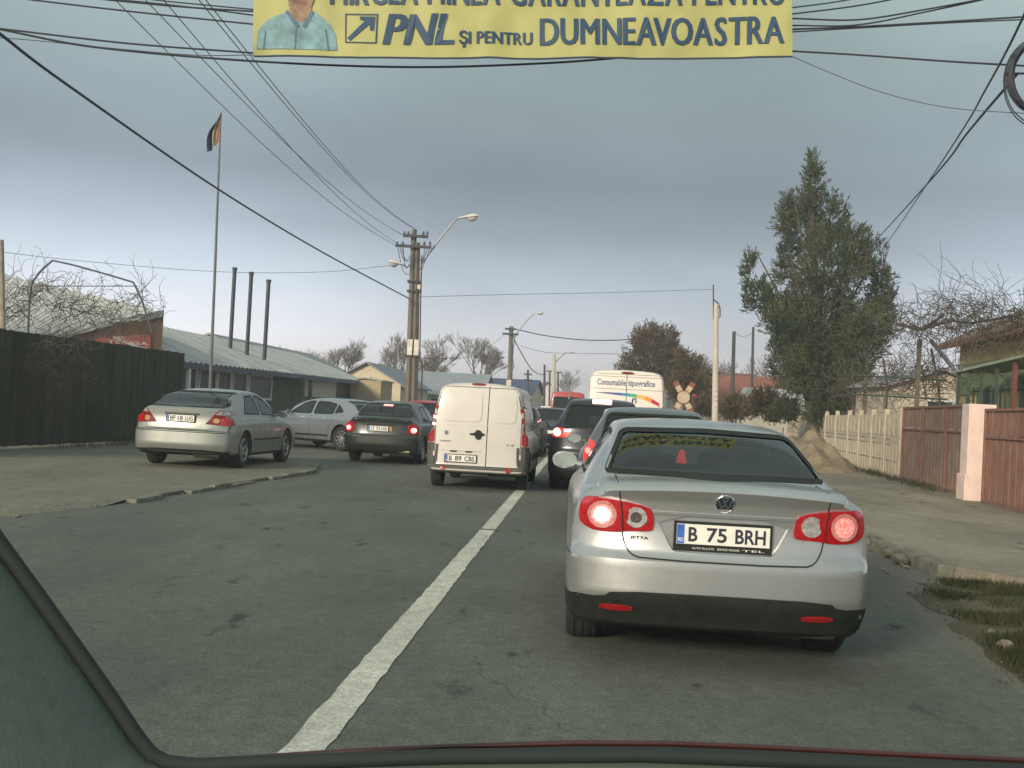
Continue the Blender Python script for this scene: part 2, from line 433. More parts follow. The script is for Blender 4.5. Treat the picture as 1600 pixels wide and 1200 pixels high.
def prism2(outline, view, lo, hi):
    n = len(outline)
    def p3(a, b, c): return (a, c, b) if view == 'y' else (c, a, b)
    vs = [p3(a, b, lo) for a, b in outline] + [p3(a, b, hi) for a, b in outline]
    return vs, [tuple(range(n)), tuple(range(2 * n - 1, n - 1, -1))] + [(i, n + i, n + (i + 1) % n, (i + 1) % n) for i in range(n)]
def joinc(lst, m):
    vs = []; fs = []
    for v, f in lst:
        k = len(vs); vs += v; fs += [tuple(a + k for a in q) for q in f]
    return vs, fs, m
_wheels = {}
def wheel_mesh(r, wd, spokes, rimmat):
    key = (r, wd, spokes, rimmat.name)
    if key in _wheels: return _wheels[key]
    mt = Matrix.Rotation(R(90), 3, 'Y')
    a = MB(); h = wd / 2; ri = r * .66
    a.lathe([(ri, -h * .82), (r * .9, -h), (r * .97, -h * .86), (r, -h * .55), (r - .006, -h * .5), (r, -h * .42), (r, -h*.05), (r-.007, 0), (r, h*.05), (r, h * .42), (r - .006, h * .5), (r, h * .55), (r * .97, h * .86), (r * .9, h), (ri, h * .82)], M['rubber'], 32, mt)
    b = MB(); b.lathe([(ri, -h * .8), (ri, h * .8)], M['black'], 24, mt)
    b.lathe([(ri, h * .82), (ri * .95, h * .9), (ri * .91, h * .6)], rimmat, 28, mt)
    b.lathe([(ri * .99, h * .1), (0.001, h * .1)], M['black'], 24, mt)
    b.lathe([(ri * .2, h * .2), (ri * .2, h * .7), (ri * .14, h * .78), (.001, h * .78)], rimmat, 16, mt)
    for k in range(spokes):
        t = 2 * math.pi * k / spokes; rot = Matrix.Rotation(t, 3, 'X')
        p = [rot @ Vector((h * .5, -ri * .13, ri * .12)), rot @ Vector((h * .5, ri * .13, ri * .12)), rot @ Vector((h * .62, ri * .09, ri * .93)), rot @ Vector((h * .62, -ri * .09, ri * .93))]
        b.prism(p, Vector((.02, 0, 0)), rimmat)
    _wheels[key] = (a.mesh('tyre', smooth=40), b.mesh('rim', smooth=40)); return _wheels[key]
def put_wheel(root, x, y, r, wd, spokes, rimmat, steer=0):
    tm, rmh = _wheels.get((r, wd, spokes, rimmat.name)) or wheel_mesh(r, wd, spokes, rimmat)
    o = bpy.data.objects.new('wheel', tm); COL.objects.link(o); o.parent = root; o.location = (x, y, r); o.rotation_euler = (0, 0, R(180 if x < 0 else 0) + R(steer))
    q = bpy.data.objects.new('rim', rmh); COL.objects.link(q); q.parent = o
def plate_part(root, c, wd, ht, txt, tilt=0, frame=True, parts=True, y=0, caption=False):
    """number plate centred at c=(x,z) on plane y, facing -y"""
    a = MB(); x, z = c
    a.box((x, y, z - (.012 if caption else 0)), (wd + .03, .014, ht + (.055 if caption else .025)), M['black'], bev=.004)
    a.box((x, y - .008, z), (wd, .006, ht), M['plate'], bev=.002)
    o = a.build('number_plate', root)
    b = MB(); yy = y - .0125
    b.box((x - wd / 2 + .022, yy + .001, z), (.042, .002, ht - .006), M['eu'])
    if txt:
        n = [s_ for s_ in txt.split(' ')]; lens = [len(s_) for s_ in n]; tot = sum(lens) + (len(n) - 1) * .75
        x0 = x - wd / 2 + .066; W = wd - .085; cx = x0
        for s_ in n:
            ww = W * len(s_) / tot; g = ww * (.97 if len(s_) > 1 else .86)
            text(b, s_, lambda u, v, cx=cx, g=g: (cx + u * g, yy - .0012, z - ht * .36 + v * ht * .72), M['ink'], bold=.022)
            cx += ww + W * .75 / tot
        text(b, 'RO', lambda u, v: (x - wd / 2 + .008 + u * .03, yy - .001, z - ht * .38 + v * ht * .2), M['plate'], bold=.02)
    if caption:
        for k in range(3):
            text(b, ('AUTO RULATE', 'SERVICE VINZARI', 'TEL')[k], lambda u, v, k=k: (x - wd * .33 + k * wd * .27 + u * wd * .24, y - .0085, z - ht / 2 - .027 + v * .011), M['plate'])
    b.build('plate_print', o)
    return o
def lens_circle(mb, bvh, c, r, mats, view='rear', t=.006):
    """round reflector of concentric rings, slightly domed"""
    rr = r
    for i, m in enumerate(mats):
        ol = [(c[0] + rr * math.cos(2 * math.pi * k / 20), c[1] + rr * math.sin(2 * math.pi * k / 20)) for k in range(20)]
        panel(mb, bvh, view, ol, m, t=t + .0022 * i, step=.05, sink=.002); rr *= .74
def car(name, label, cat, S, loc, rot, group=None):
    root = thing(name, label, cat, loc, -rot, group); pm = S['paint']
    vs, fs = body_mesh(S)
    bm_vs = [Vector(v) for v in vs]; bvh = BVHTree.FromPolygons(bm_vs, fs)
    cut = []
    W = S['W']; r = S.get('wr', .31)
    arcs = []
    for y in S['axles']:
        n = 28; ra = r + S.get('gap', .055)
        ol = [(y + ra * math.cos(2 * math.pi * k / n), r + ra * math.sin(2 * math.pi * k / n)) for k in range(n)]
        arcs.append(prism2(ol, 'x', W / 2 - .30, W / 2 + .5)); arcs.append(prism2(ol, 'x', -W / 2 - .5, -W / 2 + .30))
    cut.append(joinc(arcs, M['interior']))
    ym = S.get('ymid', S['L'] * .5)
    gl = S.get('glass', GL)
    if S.get('rwin'): cut.append(joinc([prism2(S['rwin'], 'y', -.3, ym)], M['interior']))
    if S.get('fwin'): cut.append(joinc([prism2(S['fwin'], 'y', ym - .2, S['L'] + .3)], M['interior']))
    sw = S.get('swin', [])
    if sw: cut.append(joinc([prism2(s_, 'x', -1.3, 1.3) for s_ in sw], M['interior']))
    for ol, dep in S.get('recess', []): cut.append(joinc([prism2(ol, 'y', -.3, dep)], pm))
    me = carve(vs, fs, pm, cut, 'body', (S.get('sill', .27), M['black']))
    bo = bpy.data.objects.new('body', me); COL.objects.link(bo); bo.parent = root
    root['bvh'] = 0; del root['bvh']
    # glass
    if S.get('rwin'):
        a = MB(); panel(a, bvh, 'rear', S['rwin'], gl, t=-.002, step=.05, sink=.002); o = a.build('rear_window', root, smooth=60)
        b = MB(); strip(b, bvh, 'rear', S['rwin'], .028, M['black'], t=.003, closed=True, step=.06); b.build('window_seal', o)
    if S.get('fwin'):
        a = MB(); panel(a, bvh, 'front', S['fwin'], gl, t=-.002, step=.12, sink=.002); a.build('windscreen', root, smooth=60)
    for s_ in sw:
        for v in ('left', 'right'):
            a = MB(); panel(a, bvh, v, s_, gl, t=-.002, step=.12, sink=.002); o = a.build('side_window', root, smooth=60)
            b = MB(); strip(b, bvh, v, s_, .022, M['black'], t=.003, closed=True, step=.08); b.build('window_seal', o)
    rimm = S.get('rim', M['rim'])
    for y in S['axles']:
        for sx in (-1, 1): put_wheel(root, sx * (W / 2 - .125 + S.get('wo', 0)), y, r, S.get('tw', .2), S.get('spokes', 7), rimm)
    # underside shade: floor pan, exhaust
    u = MB(); u.box((0, S['L'] / 2, S['keys'][2][2] + .05 - .01), (W * .62, S['L'] * .86, .06), M['black']); u.box((W * .25, .32, .26), (.5, .28, .14), M['black'], bev=.04); u.build('underbody', root)
    for sx in (-1, 1) if S.get('mirror') else ():
        my, mz = S['mirror']; mo = S.get('mx', .0); a = MB()
        x0 = sx * (W / 2 - .12 + mo)
        a.tube([(x0 - sx * .04, my, mz - .05), (x0 + sx * .09, my - .01, mz - .02)], [.03, .022], pm, 8)
        mb_pts = []
        bm = bmesh.new(); bmesh.ops.create_uvsphere(bm, u_segments=16, v_segments=10, radius=1)
        bm.verts.index_update()
        vs2 = [(x0 + sx * .175 + v.co.x * .105, my + max(v.co.y, -.25) * .075, mz + v.co.z * .07 * (1 + .12 * sx * v.co.x)) for v in bm.verts]
        a.add(vs2, [tuple(v.index for v in f.verts) for f in bm.faces], pm); bm.free()
        o = a.build('wing_mirror', root, smooth=50)
        b = MB(); c = (x0 + sx * .175, my - .0205, mz); b.add([(c[0] + .09 * math.cos(k * math.pi / 8), c[1], c[2] + .06 * math.sin(k * math.pi / 8)) for k in range(16)], [tuple(range(16))], S.get('mglass', mat('mirror_plate', (.30, .35, .33), .25, .6, var=.1))); b.build('mirror_glass', o)
    if sw and S.get('seats', True):
        zf = S.get('belt', 1.0); fy = S.get('seaty', (S['L'] * .36, S['L'] * .56))
        for yy in fy:
            for sx in (-.36, .36):
                a = MB(); a.box((sx, yy, zf + .04), (.46, .12, .16), M['seat'], bev=.04); a.box((sx, yy, zf + .19), (.25, .09, .15), M['seat'], bev=.035); a.build('seat', root, smooth=50)
    return root, bvh
def rp(pts, r=.05, k=4):
    out_ = []; n = len(pts)
    for i in range(n):
        p = Vector(pts[i]); a = Vector(pts[i - 1]) - p; b = Vector(pts[(i + 1) % n]) - p
        q = min(r, a.length * .45, b.length * .45); s_ = p + a.normalized() * q; e = p + b.normalized() * q
        for j in range(k + 1):
            t = j / k; v = s_ * (1 - t) ** 2 + p * 2 * t * (1 - t) + e * t * t; out_.append((v.x, v.y))
    return out_
def sym(o): return [(-a, b) for a, b in o][::-1]
def rrect(x0, z0, x1, z1, n=2, cut=.0): return chaikin([(x0, z0), (x1, z0), (x1, z1), (x0, z1)], n) if cut == 0 else chaikin([(x0 + cut, z0), (x1 - cut, z0), (x1, z0 + cut), (x1, z1 - cut), (x1 - cut, z1), (x0 + cut, z1), (x0, z1 - cut), (x0, z0 + cut)], n)
# ---- the near silver saloon
PS = paint('silver_paint', (.50, .52, .51), .78, .25, .2)
seW = 1.78
jet = dict(L=4.55, W=1.735, sill=.31, paint=PS, levels=30, step=.06, axles=(.90, 3.5), wr=.325, tw=.22, spokes=9, gap=.045, rim=mat('hubcap', (.3, .3, .3), .5, .6, var=.2),
 keys=[(0, .85, .21, .95, 1.01, .71), (.25, .865, .19, .955, 1.03, .715), (.48, .873, .18, .96, 1.035, .70), (.55, .873, .18, .96, 1.055, .695), (.72, .875, .18, .96, 1.135, .675), (1.0, .875, .19, .96, 1.245, .635), (1.35, .875, .19, .96, 1.343, .60), (1.8, .875, .19, .955, 1.375, .59), (2.4, .875, .19, .95, 1.38, .59),
       (2.8, .875, .19, .94, 1.335, .60), (3.2, .875, .19, .92, 1.18, .65), (3.55, .885, .2, .90, 1.0, .72), (4.1, .87, .2, .84, .91, .74), (4.55, .82, .24, .66, .72, .66)],
 rear=[(.2, .12), (.3, .07), (.36, .02), (.42, 0), (.60, 0), (.635, .035), (.66, .05), (.8, .062), (.93, .05), (1.0, .02), (1.05, .0)], front=[(.2, .1), (.4, 0), (.6, .02), (.8, .2)], rc=.17, rpow=4.5,
 rwin=rp([(-.65, 1.072), (.65, 1.072), (.64, 1.10), (.55, 1.30), (.51, 1.318), (0, 1.335), (-.51, 1.318), (-.55, 1.30), (-.64, 1.10)], .07), ymid=2.2,
 fwin=rp([(-.62, 1.03), (.62, 1.03), (.5, 1.31), (-.5, 1.31)], .07),
 swin=[rp([(1.25, 1.02), (1.98, 1.01), (2.02, 1.31), (1.6, 1.28)], .05), rp([(2.1, 1.01), (3.15, .99), (2.72, 1.24), (2.45, 1.30), (2.12, 1.315)], .05)],
 recess=[(chaikin([(-.385, .93 - .06), (-.29, .675), (-.26, .66), (.26, .66), (.29, .675), (.385, .87)], 1), .085)],
 glass=glass('clear_glass', (.62, .74, .68)), mirror=(3.0, 1.02), mx=-.005, belt=1.03, seaty=(1.75, 2.75), crown=.028)
root, bv = car('silver_saloon', 'silver saloon car nearest in the queue, seen from behind with its red brake lights on', 'car', jet, Vector((1.225, 6.42, 0)), 3.0)
JR = root
# tail lamps
LO = [(-.74, .942), (-.588, .936), (-.424, .907), (-.396, .868), (-.387, .785), (-.411, .764), (-.519, .762), (-.60, .748), (-.71, .748), (-.765, .765), (-.80, .80), (-.80, .875), (-.785, .925)]
for sx in (-1, 1):
    f = (lambda o: o) if sx < 0 else sym
    a = MB(); panel(a, bv, 'rear', f(chaikin(LO, 1)), M['red'], t=.012, step=.04, shape=lambda x, z: .012 * max(0, 1 - ((abs(x) - .60) / .23) ** 2) * max(0, 1 - ((z - .85) / .11) ** 2)); o = a.build('tail_light', root, smooth=50)
    c1 = (sx * .672, .845); c2 = (sx * .487, .842)
    b = MB(); lens_circle(b, bv, c1, .080, [M['pink'], M['pinkhot'], M['white_lamp'] if sx < 0 else M['pinkhot']], t=.024)
    b.build('brake_lamp', o)
    b = MB(); lens_circle(b, bv, c2, .060, [M['clear'], M['clear'], M['smoke'] if sx < 0 else M['clear']], t=.022); b.build('reversing_lamp', o)
    b = MB(); strip(b, bv, 'rear', [(sx * .575, .94), (sx * .565, .85), (sx * .56, .76)], .006, M['seam'], t=.03); b.build('lamp_joint', o)
a = MB()
panel(a, bv, 'rear', chaikin([(-.852, .245), (.852, .245), (.852, .33), (.852, .39), (.66, .385), (.60, .43), (0, .437), (-.60, .43), (-.66, .385), (-.852, .39), (-.852, .33)], 1), M['black'], t=.006, step=.06)
for v in ('left', 'right'): panel(a, bv, v, [(.10, .25), (.68, .25), (.70, .36), (.12, .385)], M['black'], t=.006, step=.06)
o = a.build('rear_valance', root, smooth=50)
for x0, x1 in ((-.67, -.49), (.45, .63)):
    b = MB(); panel(b, bv, 'rear', rrect(x0, .318, x1, .348, 1), M['red'], t=.012, step=.05); b.build('reflector', o)
# lid, gaps, crease
a = MB()
lid = [(-.60, 1.05), (-.585, .96), (-.575, .85), (-.565, .76), (-.55, .69), (-.515, .635), (-.45, .615), (.45, .615), (.515, .635), (.55, .69), (.565, .76), (.575, .85), (.585, .96), (.60, 1.05)]
strip(a, bv, 'rear', chaikin(lid, 1, False), .008, M['seam'], t=.0015)
for sx in (-1, 1):
    strip(a, bv, 'left' if sx < 0 else 'right', [(.7, .9), (.72, .6)], .007, M['seam'])
    strip(a, bv, 'left' if sx < 0 else 'right', [(2.06, 1.0), (2.05, .5), (2.0, .26)], .007, M['seam'])
    strip(a, bv, 'left' if sx < 0 else 'right', [(1.2, 1.0), (1.45, .7), (1.5, .4), (1.6, .26)], .007, M['seam'])
    strip(a, bv, 'left' if sx < 0 else 'right', [(.2, .605), (.35, .61), (.7, .60)], .007, M['seam'])
a.build('panel_crease', root)
# licence recess backing, plate
a = MB(); a.box((0, .092, .765), (.70, .012, .20), PS, bev=.003); a.build('plate_backing', root)
plate_part(root, (0, .765), .52, .112, 'B 75 BRH', y=.068, caption=True)
a = MB(); panel(a, bv, 'rear', [(-.40, .868), (.40, .868), (.40, .884), (-.40, .884)], PS, t=.012, step=.05); a.build('boot_handle_strip', root)
# round emblem
h, nn = caster(bv, 'rear')[0](0, .945)
rt = nn.to_track_quat('Z', 'Y').to_matrix(); E = lambda x, z, d: h + nn * d + Vector((x, 0, 0)) + Vector((0, -nn.z, -nn.y)).normalized() * 0 + (Vector((0, 0, 1)) - nn * nn.z).normalized() * z
a = MB(); ring = [(.056, 0), (.056, .008), (.052, .011), (.047, .009), (.047, .006)]
up = (Vector((0, 0, 1)) - nn * nn.z).normalized(); rgt = Vector((1, 0, 0)); mtx = Matrix((( rgt.x, up.x, nn.x), (rgt.y, up.y, nn.y), (rgt.z, up.z, nn.z)))
mt4 = Matrix.Translation(h) @ mtx.to_4x4()
a.lathe(ring, M['chrome'], 32, mt4); a.lathe([(.047, .004), (.0005, .004)], mat('badge_blue', (.012, .02, .04), .3, var=0, coat=.5), 32, mt4)
def bar(p, q, wd=.0085):
    p = Vector((p[0], p[1], 0)); q = Vector((q[0], q[1], 0)); d = (q - p).normalized(); s_ = Vector((-d.y, d.x, 0)) * wd / 2
    a.add([mt4 @ (v + Vector((0, 0, zz))) for zz in (.004, .0085) for v in (p - s_, p + s_, q + s_, q - s_)], [(4, 5, 6, 7), (0, 4, 7, 3), (1, 2, 6, 5), (0, 1, 5, 4), (3, 7, 6, 2)], M['chrome'])
for p, q in (((-.019, .043), (0, .006)), ((0, .006), (.019, .043)), ((-.039, .026), (-.019, -.030)), ((-.019, -.030), (0, .002)), ((0, .002), (.019, -.030)), ((.019, -.030), (.039, .026))): bar(p, q)
a.build('emblem', root)
a = MB(); f_, _ = caster(bv, 'rear')
text(a, 'JETTA', lambda u, v: f_(-.52 + u * .105, .715 + v * .02)[0] + Vector((0, -.004, 0)), M['black'], bold=.03); a.build('model_lettering', root)
# lit red shape added in the cabin for lamps of the cars ahead
a = MB(); a.add([(-.20, .93, 1.125), (-.14, .93, 1.125), (-.148, .93, 1.20), (-.165, .93, 1.215), (-.182, .93, 1.19)] + [(-.20, .97, 1.125), (-.13, .97, 1.125), (-.148, .97, 1.20), (-.165, .97, 1.215), (-.182, .97, 1.20)], [(0, 1, 2, 3, 4), (9, 8, 7, 6, 5)] + [(i, 5 + i, 5 + (i + 1) % 5, (i + 1) % 5) for i in range(5)], mat('lamp_ahead_red', (.7, .03, .03), .3, var=0, emit=.35, ecol=(1, .05, .04))); a.build('high_brake_light', root)

# ---- generic shapes
def basekeys(L, H, W, zs, tail, hood, rb, rt_, ft, fb, zdeck=None):
    w = W / 2
    return [(0, w * .97, .27, zs - .03, tail, w * .80), (rb * .5, w * .99, .24, zs - .01, tail + .02, w * .80), (rb, w, .22, zs, tail + .045, w * .78), ((rb + rt_) / 2, w, .21, zs, (tail + H) / 2 + .06, w * .72),
            (rt_, w, .21, zs, H - .045, w * .67), (rt_ + .45, w, .21, zs, H - .012, w * .66), (ft - .4, w, .21, zs - .01, H - .015, w * .66), (ft, w, .21, zs - .02, H - .07, w * .67), ((ft + fb) / 2, w, .21, zs - .03, (H + hood) / 2 + .04, w * .73),
            (fb, w * .99, .21, zs - .05, hood, w * .8), ((fb + L) / 2, w * .98, .22, zs - .11, hood - .08, w * .82), (L, w * .92, .26, zs - .28, hood - .27, w * .74)]
def swins(x):
    return [rp(o, .06) for o in x]

# parked silver hatch saloon on the forecourt
PM = paint('pale_silver_paint', (.33, .36, .34), .6, .40, .35)
mon = dict(L=4.73, W=1.81, paint=PM, levels=24, axles=(1.0, 3.75), wr=.33, tw=.21, spokes=6, keys=basekeys(4.73, 1.43, 1.81, .93, 1.06, .95, .32, 1.35, 2.7, 3.5),
 rear=[(.2, .14), (.34, .04), (.45, 0), (.66, 0), (.70, .04), (.9, .07), (1.06, .05)], front=[(.2, .1), (.4, 0), (.7, .05)], rc=.16,
 rwin=rp([(-.70, 1.10), (.70, 1.10), (.56, 1.375), (-.56, 1.375)], .07), ymid=2.3, fwin=rp([(-.62, 1.03), (.62, 1.03), (.5, 1.35), (-.5, 1.35)], .07), glass=GL,
 swin=swins([[(1.12, 1.0), (2.05, .99), (2.08, 1.34), (1.62, 1.32)], [(2.16, .99), (3.2, .97), (2.75, 1.27), (2.5, 1.33), (2.18, 1.345)]]), mirror=(3.08, 1.0), belt=1.02, seaty=(1.75, 2.75))
LOTZ = .05
root, bv = car('parked_silver_saloon', 'dusty silver car with unlit triangular tail lamps, parked before the dark green fence', 'car', mon, Vector((-5.84, 20.4, LOTZ)), 5)
for sx in (-1, 1):
    f = (lambda o: o) if sx > 0 else sym
    a = MB(); panel(a, bv, 'rear', f([(.44, .80), (.90, .775), (.83, .97), (.75, 1.04), (.66, 1.05)]), M['dred'], t=.01, step=.05); o = a.build('tail_light', root)
    b = MB(); panel(b, bv, 'rear', f([(.70, .79), (.89, .79), (.83, .93), (.70, .93)]), M['red'], t=.014, step=.05); panel(b, bv, 'rear', f([(.61, .97), (.79, .97), (.74, 1.02), (.67, 1.03)]), M['clear'], t=.014, step=.05); b.build('lamp_reflector', o)
    b = MB(); panel(b, bv, 'rear', f(rrect(.58, .82, .68, .91, 1)), M['amber'], t=.014, step=.05); b.build('indicator_lamp', o)
a = MB(); strip(a, bv, 'rear', [(-.86, .66), (.86, .66)], .035, M['black'], t=.006); a.build('bumper_strip', root)
a = MB(); panel(a, bv, 'rear', chaikin([(-.84, .24), (.84, .24), (.86, .34), (-.86, .34)], 1), M['black'], t=.005); a.build('rear_valance', root)
a = MB(); strip(a, bv, 'rear', [(-.30, .975), (.33, .975)], .03, M['chrome'], t=.015); strip(a, bv, 'rear', [(-.30, .957), (.33, .957)], .014, M['black'], t=.008); a.build('chrome_strip', root)
plate_part(root, (0, .885), .50, .11, 'IF 18 LUG', y=.045)
a = MB(); strip(a, bv, 'rear', [(-.62, 1.07), (-.66, .9), (-.64, .70), (.5, .69), (.62, .74)], .007, M['seam'])
for v in ('left', 'right'):
    strip(a, bv, v, [(2.12, .97), (2.1, .5), (2.05, .27)], .008, M['seam']); strip(a, bv, v, [(1.3, .95), (1.5, .6), (1.55, .3)], .008, M['seam']); strip(a, bv, v, [(3.25, .93), (3.2, .3)], .008, M['seam'])
    strip(a, bv, v, [(1.45, .52), (3.2, .52)], .03, M['black'], t=.006)
a.build('panel_crease', root)

# dark saloon braking beside the kerb
PD = paint('charcoal_paint', (.035, .042, .040), .5, .30, .4, dcol=(.07, .07, .06))
dk = dict(L=4.4, W=1.76, paint=PD, levels=22, axles=(.95, 3.5), wr=.31, tw=.2, spokes=6, keys=basekeys(4.4, 1.43, 1.76, .93, 1.03, .94, .42, 1.15, 2.55, 3.35),
 rear=[(.2, .14), (.34, .04), (.45, 0), (.62, 0), (.66, .03), (.9, .05), (1.0, .03), (1.05, .0)], front=[(.2, .1), (.4, 0), (.7, .05)], rc=.18,
 rwin=rp([(-.64, 1.09), (.64, 1.09), (.50, 1.36), (-.50, 1.36)], .07), ymid=2.1, fwin=rp([(-.6, 1.02), (.6, 1.02), (.5, 1.35), (-.5, 1.35)], .07),
 swin=swins([[(1.15, 1.0), (1.95, .99), (1.98, 1.34), (1.45, 1.30)], [(2.05, .99), (3.05, .98), (2.6, 1.27), (2.4, 1.33), (2.08, 1.345)]]), mirror=(2.95, 1.0), belt=1.02, seaty=(1.65, 2.6))
root, bv = car('charcoal_saloon', 'charcoal saloon braking beside the broken kerb, left of the white panel van', 'car', dk, Vector((-2.92, 26.0, 0)), 5.5)
def tails(root, bv, ol, lampc, lampr, onmat, lens=M['red']):
    for sx in (-1, 1):
        f = (lambda o: o) if sx > 0 else sym
        a = MB(); panel(a, bv, 'rear', f(chaikin(ol, 1)), lens, t=.012, step=.05); o = a.build('tail_light', root)
        b = MB(); lens_circle(b, bv, (sx * lampc[0], lampc[1]), lampr, [M['lred'], onmat[0 if sx < 0 else 1]], t=.02); b.build('brake_lamp', o)
tails(root, bv, [(.60, .70), (.84, .70), (.83, .86), (.72, .95), (.62, .90)], (.74, .79), .07, (M['hot'], M['white_lamp']))
a = MB(); strip(a, bv, 'rear', [(-.11, 1.325), (.11, 1.325)], .035, M['hot'], t=.012); a.build('high_brake_light', root)
plate_part(root, (-.05, .80), .46, .11, 'CT 71 KOD', y=.03)
a = MB(); a.box((.24, .028, .80), (.07, .01, .10), M['amber']); a.build('plate_sticker', root)
a = MB(); strip(a, bv, 'rear', [(-.42, .885), (.36, .885)], .02, M['black'], t=.012); strip(a, bv, 'rear', [(-.60, 1.0), (.6, 1.0)], .012, M['chrome'], t=.004); strip(a, bv, 'rear', [(-.12, .93), (.02, .93)], .02, M['chrome'], t=.006); a.build('boot_trim', root)
a = MB(); a.tube([(-.22, .12, .30), (.68, .12, .30)], .022, mat('tow_bar', (.45, .4, .25), .5, .3), 8); a.build('tow_bar', root)
a = MB(); strip(a, bv, 'rear', [(-.56, 1.0), (-.58, .9), (-.55, .66), (.55, .66), (.58, .9), (.56, 1.0)], .008, M['seam'])
for v in ('left', 'right'): strip(a, bv, v, [(2.02, .97), (2.0, .27)], .008, M['seam'])
a.build('panel_crease', root)

# pale grey-blue saloon parked across, behind
PA = paint('blue_silver_paint', (.30, .33, .37), .6, .28, .15)
au = dict(dk, L=4.7, W=1.82, paint=PA, axles=(1.0, 3.8), wr=.34, rim=M['rim'], spokes=10, keys=basekeys(4.7, 1.42, 1.82, .92, 1.02, .93, .45, 1.3, 2.8, 3.6),
 swin=swins([[(1.05, 1.06), (1.38, 1.0), (1.38, 1.27)], [(1.44, .99), (2.25, .98), (2.28, 1.33), (1.85, 1.32), (1.46, 1.27)], [(2.36, .98), (3.3, .96), (2.85, 1.26), (2.6, 1.32), (2.38, 1.335)]]), mirror=(3.15, .98), seaty=(1.9, 2.9))
root, bv = car('parked_grey_saloon', 'pale blue-grey saloon parked side-on behind the charcoal saloon, before the porch', 'car', au, Vector((-3.25, 31.4, 0)), -50)
tails(root, bv, [(.5, .74), (.86, .72), (.86, .88), (.5, .90)], (.7, .8), .05, (M['red'], M['red']), M['dred'])
a = MB()
for v in ('left', 'right'):
    strip(a, bv, v, [(2.32, .95), (2.3, .5), (2.28, .27)], .012, M['seam']); strip(a, bv, v, [(1.35, .9), (1.5, .6), (1.6, .3)], .012, M['seam']); strip(a, bv, v, [(1.5, .40), (3.4, .38)], .05, M['black'], t=.006)
    for yy in (1.55, 2.5): strip(a, bv, v, [(yy, .86), (yy + .2, .86)], .035, M['chrome'], t=.02)
    strip(a, bv, v, [(.95, 1.05), (1.6, .965), (3.3, .945)], .02, M['chrome'], t=.006)
a.build('door_trim', root)
plate_part(root, (0, .62), .50, .11, None, y=-.01)

# white panel van
PW = paint('van_white', (.58, .56, .52), .0, .38, .35, coat=.3, dcol=(.42, .38, .32))
PB = mat('grey_cladding', (.055, .057, .055), .7, var=.3, scale=5, col2=(.09, .088, .08))
do = dict(L=4.16, W=1.72, paint=PW, levels=26, axles=(.78, 3.34), wr=.31, tw=.19, spokes=8, rim=mat('steel_rim', (.12, .12, .12), .6, .4), fil=.13, crown=.035, gap=.05, seats=False,
 keys=[(0, .85, .30, 1.0, 1.775, .69), (.3, .86, .27, 1.0, 1.785, .70), (2.2, .86, .25, 1.0, 1.785, .71), (2.7, .86, .25, .98, 1.72, .71), (3.1, .86, .25, .95, 1.42, .72), (3.45, .86, .25, .92, 1.08, .75), (3.9, .84, .25, .86, .96, .74), (4.16, .78, .27, .72, .78, .66)],
 rear=[(.25, .06), (.36, 0), (.42, .03), (1.0, .035), (1.4, .06), (1.7, .11), (1.8, .14)], front=[(.2, .05), (.5, 0), (.8, .04)], rc=.07, rpow=6,
 fwin=rp([(-.66, 1.12), (.66, 1.12), (.58, 1.62), (-.58, 1.62)], .07), ymid=2.1, swin=swins([[(2.15, 1.05), (3.1, 1.02), (2.72, 1.55), (2.15, 1.6)]]), mirror=(3.0, 1.12), mx=.0)
root, bv = car('white_panel_van', 'small white panel van with windowless twin rear doors, straddling the white centre line', 'van', do, Vector((-.53, 19.3, 0)), 4.2)
for sx in (-1, 1):
    f = (lambda o: o) if sx > 0 else sym
    a = MB(); panel(a, bv, 'rear', f([(.735, .80), (.80, .77), (.835, .80), (.81, 1.42), (.74, 1.40)]), M['red'], t=.012, step=.05, sink=.004)
    panel(a, bv, 'right' if sx > 0 else 'left', [(.09, .82), (.17, .84), (.17, 1.1), (.14, 1.40), (.09, 1.40)], M['red'], t=.008, step=.06); o = a.build('tail_light', root)
    b = MB(); panel(b, bv, 'rear', f([(.735, 1.0), (.82, 1.0), (.815, 1.16), (.735, 1.16)]), M['clear'], t=.014, step=.05)
    if sx < 0: lens_circle(b, bv, (-.778, 1.21), .035, [M['hot'], M['white_lamp']], t=.016); lens_circle(b, bv, (-.778, 1.09), .026, [M['hot'], M['white_lamp']], t=.02)
    b.build('reversing_lamp', o)
    b = MB(); panel(b, bv, 'rear', f([(.735, 1.42), (.81, 1.42), (.765, 1.66), (.73, 1.62)]), M['black'], t=.008, step=.05); b.build('lamp_trim', o)
a = MB()
panel(a, bv, 'rear', chaikin([(-.87, .24), (.87, .24), (.87, .74), (.735, .76), (.72, .40), (-.72, .40), (-.735, .76), (-.87, .74)], 0) if False else [(-.87, .24), (.87, .24), (.87, .40), (-.87, .40)], PB, t=.012, step=.06)
for sx in (-1, 1):
    f = (lambda o: o) if sx > 0 else sym
    panel(a, bv, 'rear', f([(.725, .40), (.87, .40), (.87, .76), (.735, .78)]), PB, t=.012, step=.05)
    v = 'right' if sx > 0 else 'left'
    panel(a, bv, v, [(.02, .27), (.35, .27), (.37, .45), (.46, .62), (.46, .70), (.02, .76)], PB, t=.01, step=.06)
    strip(a, bv, v, [(1.2, .55), (2.95, .55)], .11, PB, t=.012)
o = a.build('bumper', root)
for x0 in (-.60, .50):
    b = MB(); panel(b, bv, 'rear', rrect(x0, .335, x0 + .07, .395, 1), M['red'], t=.02, step=.05); b.build('reflector', o)
a = MB(); xs_ = .155
strip(a, bv, 'rear', [(xs_, .41), (xs_, 1.76)], .014, M['seam']); strip(a, bv, 'rear', [(-.715, .41), (.715, .41)], .012, M['seam'])
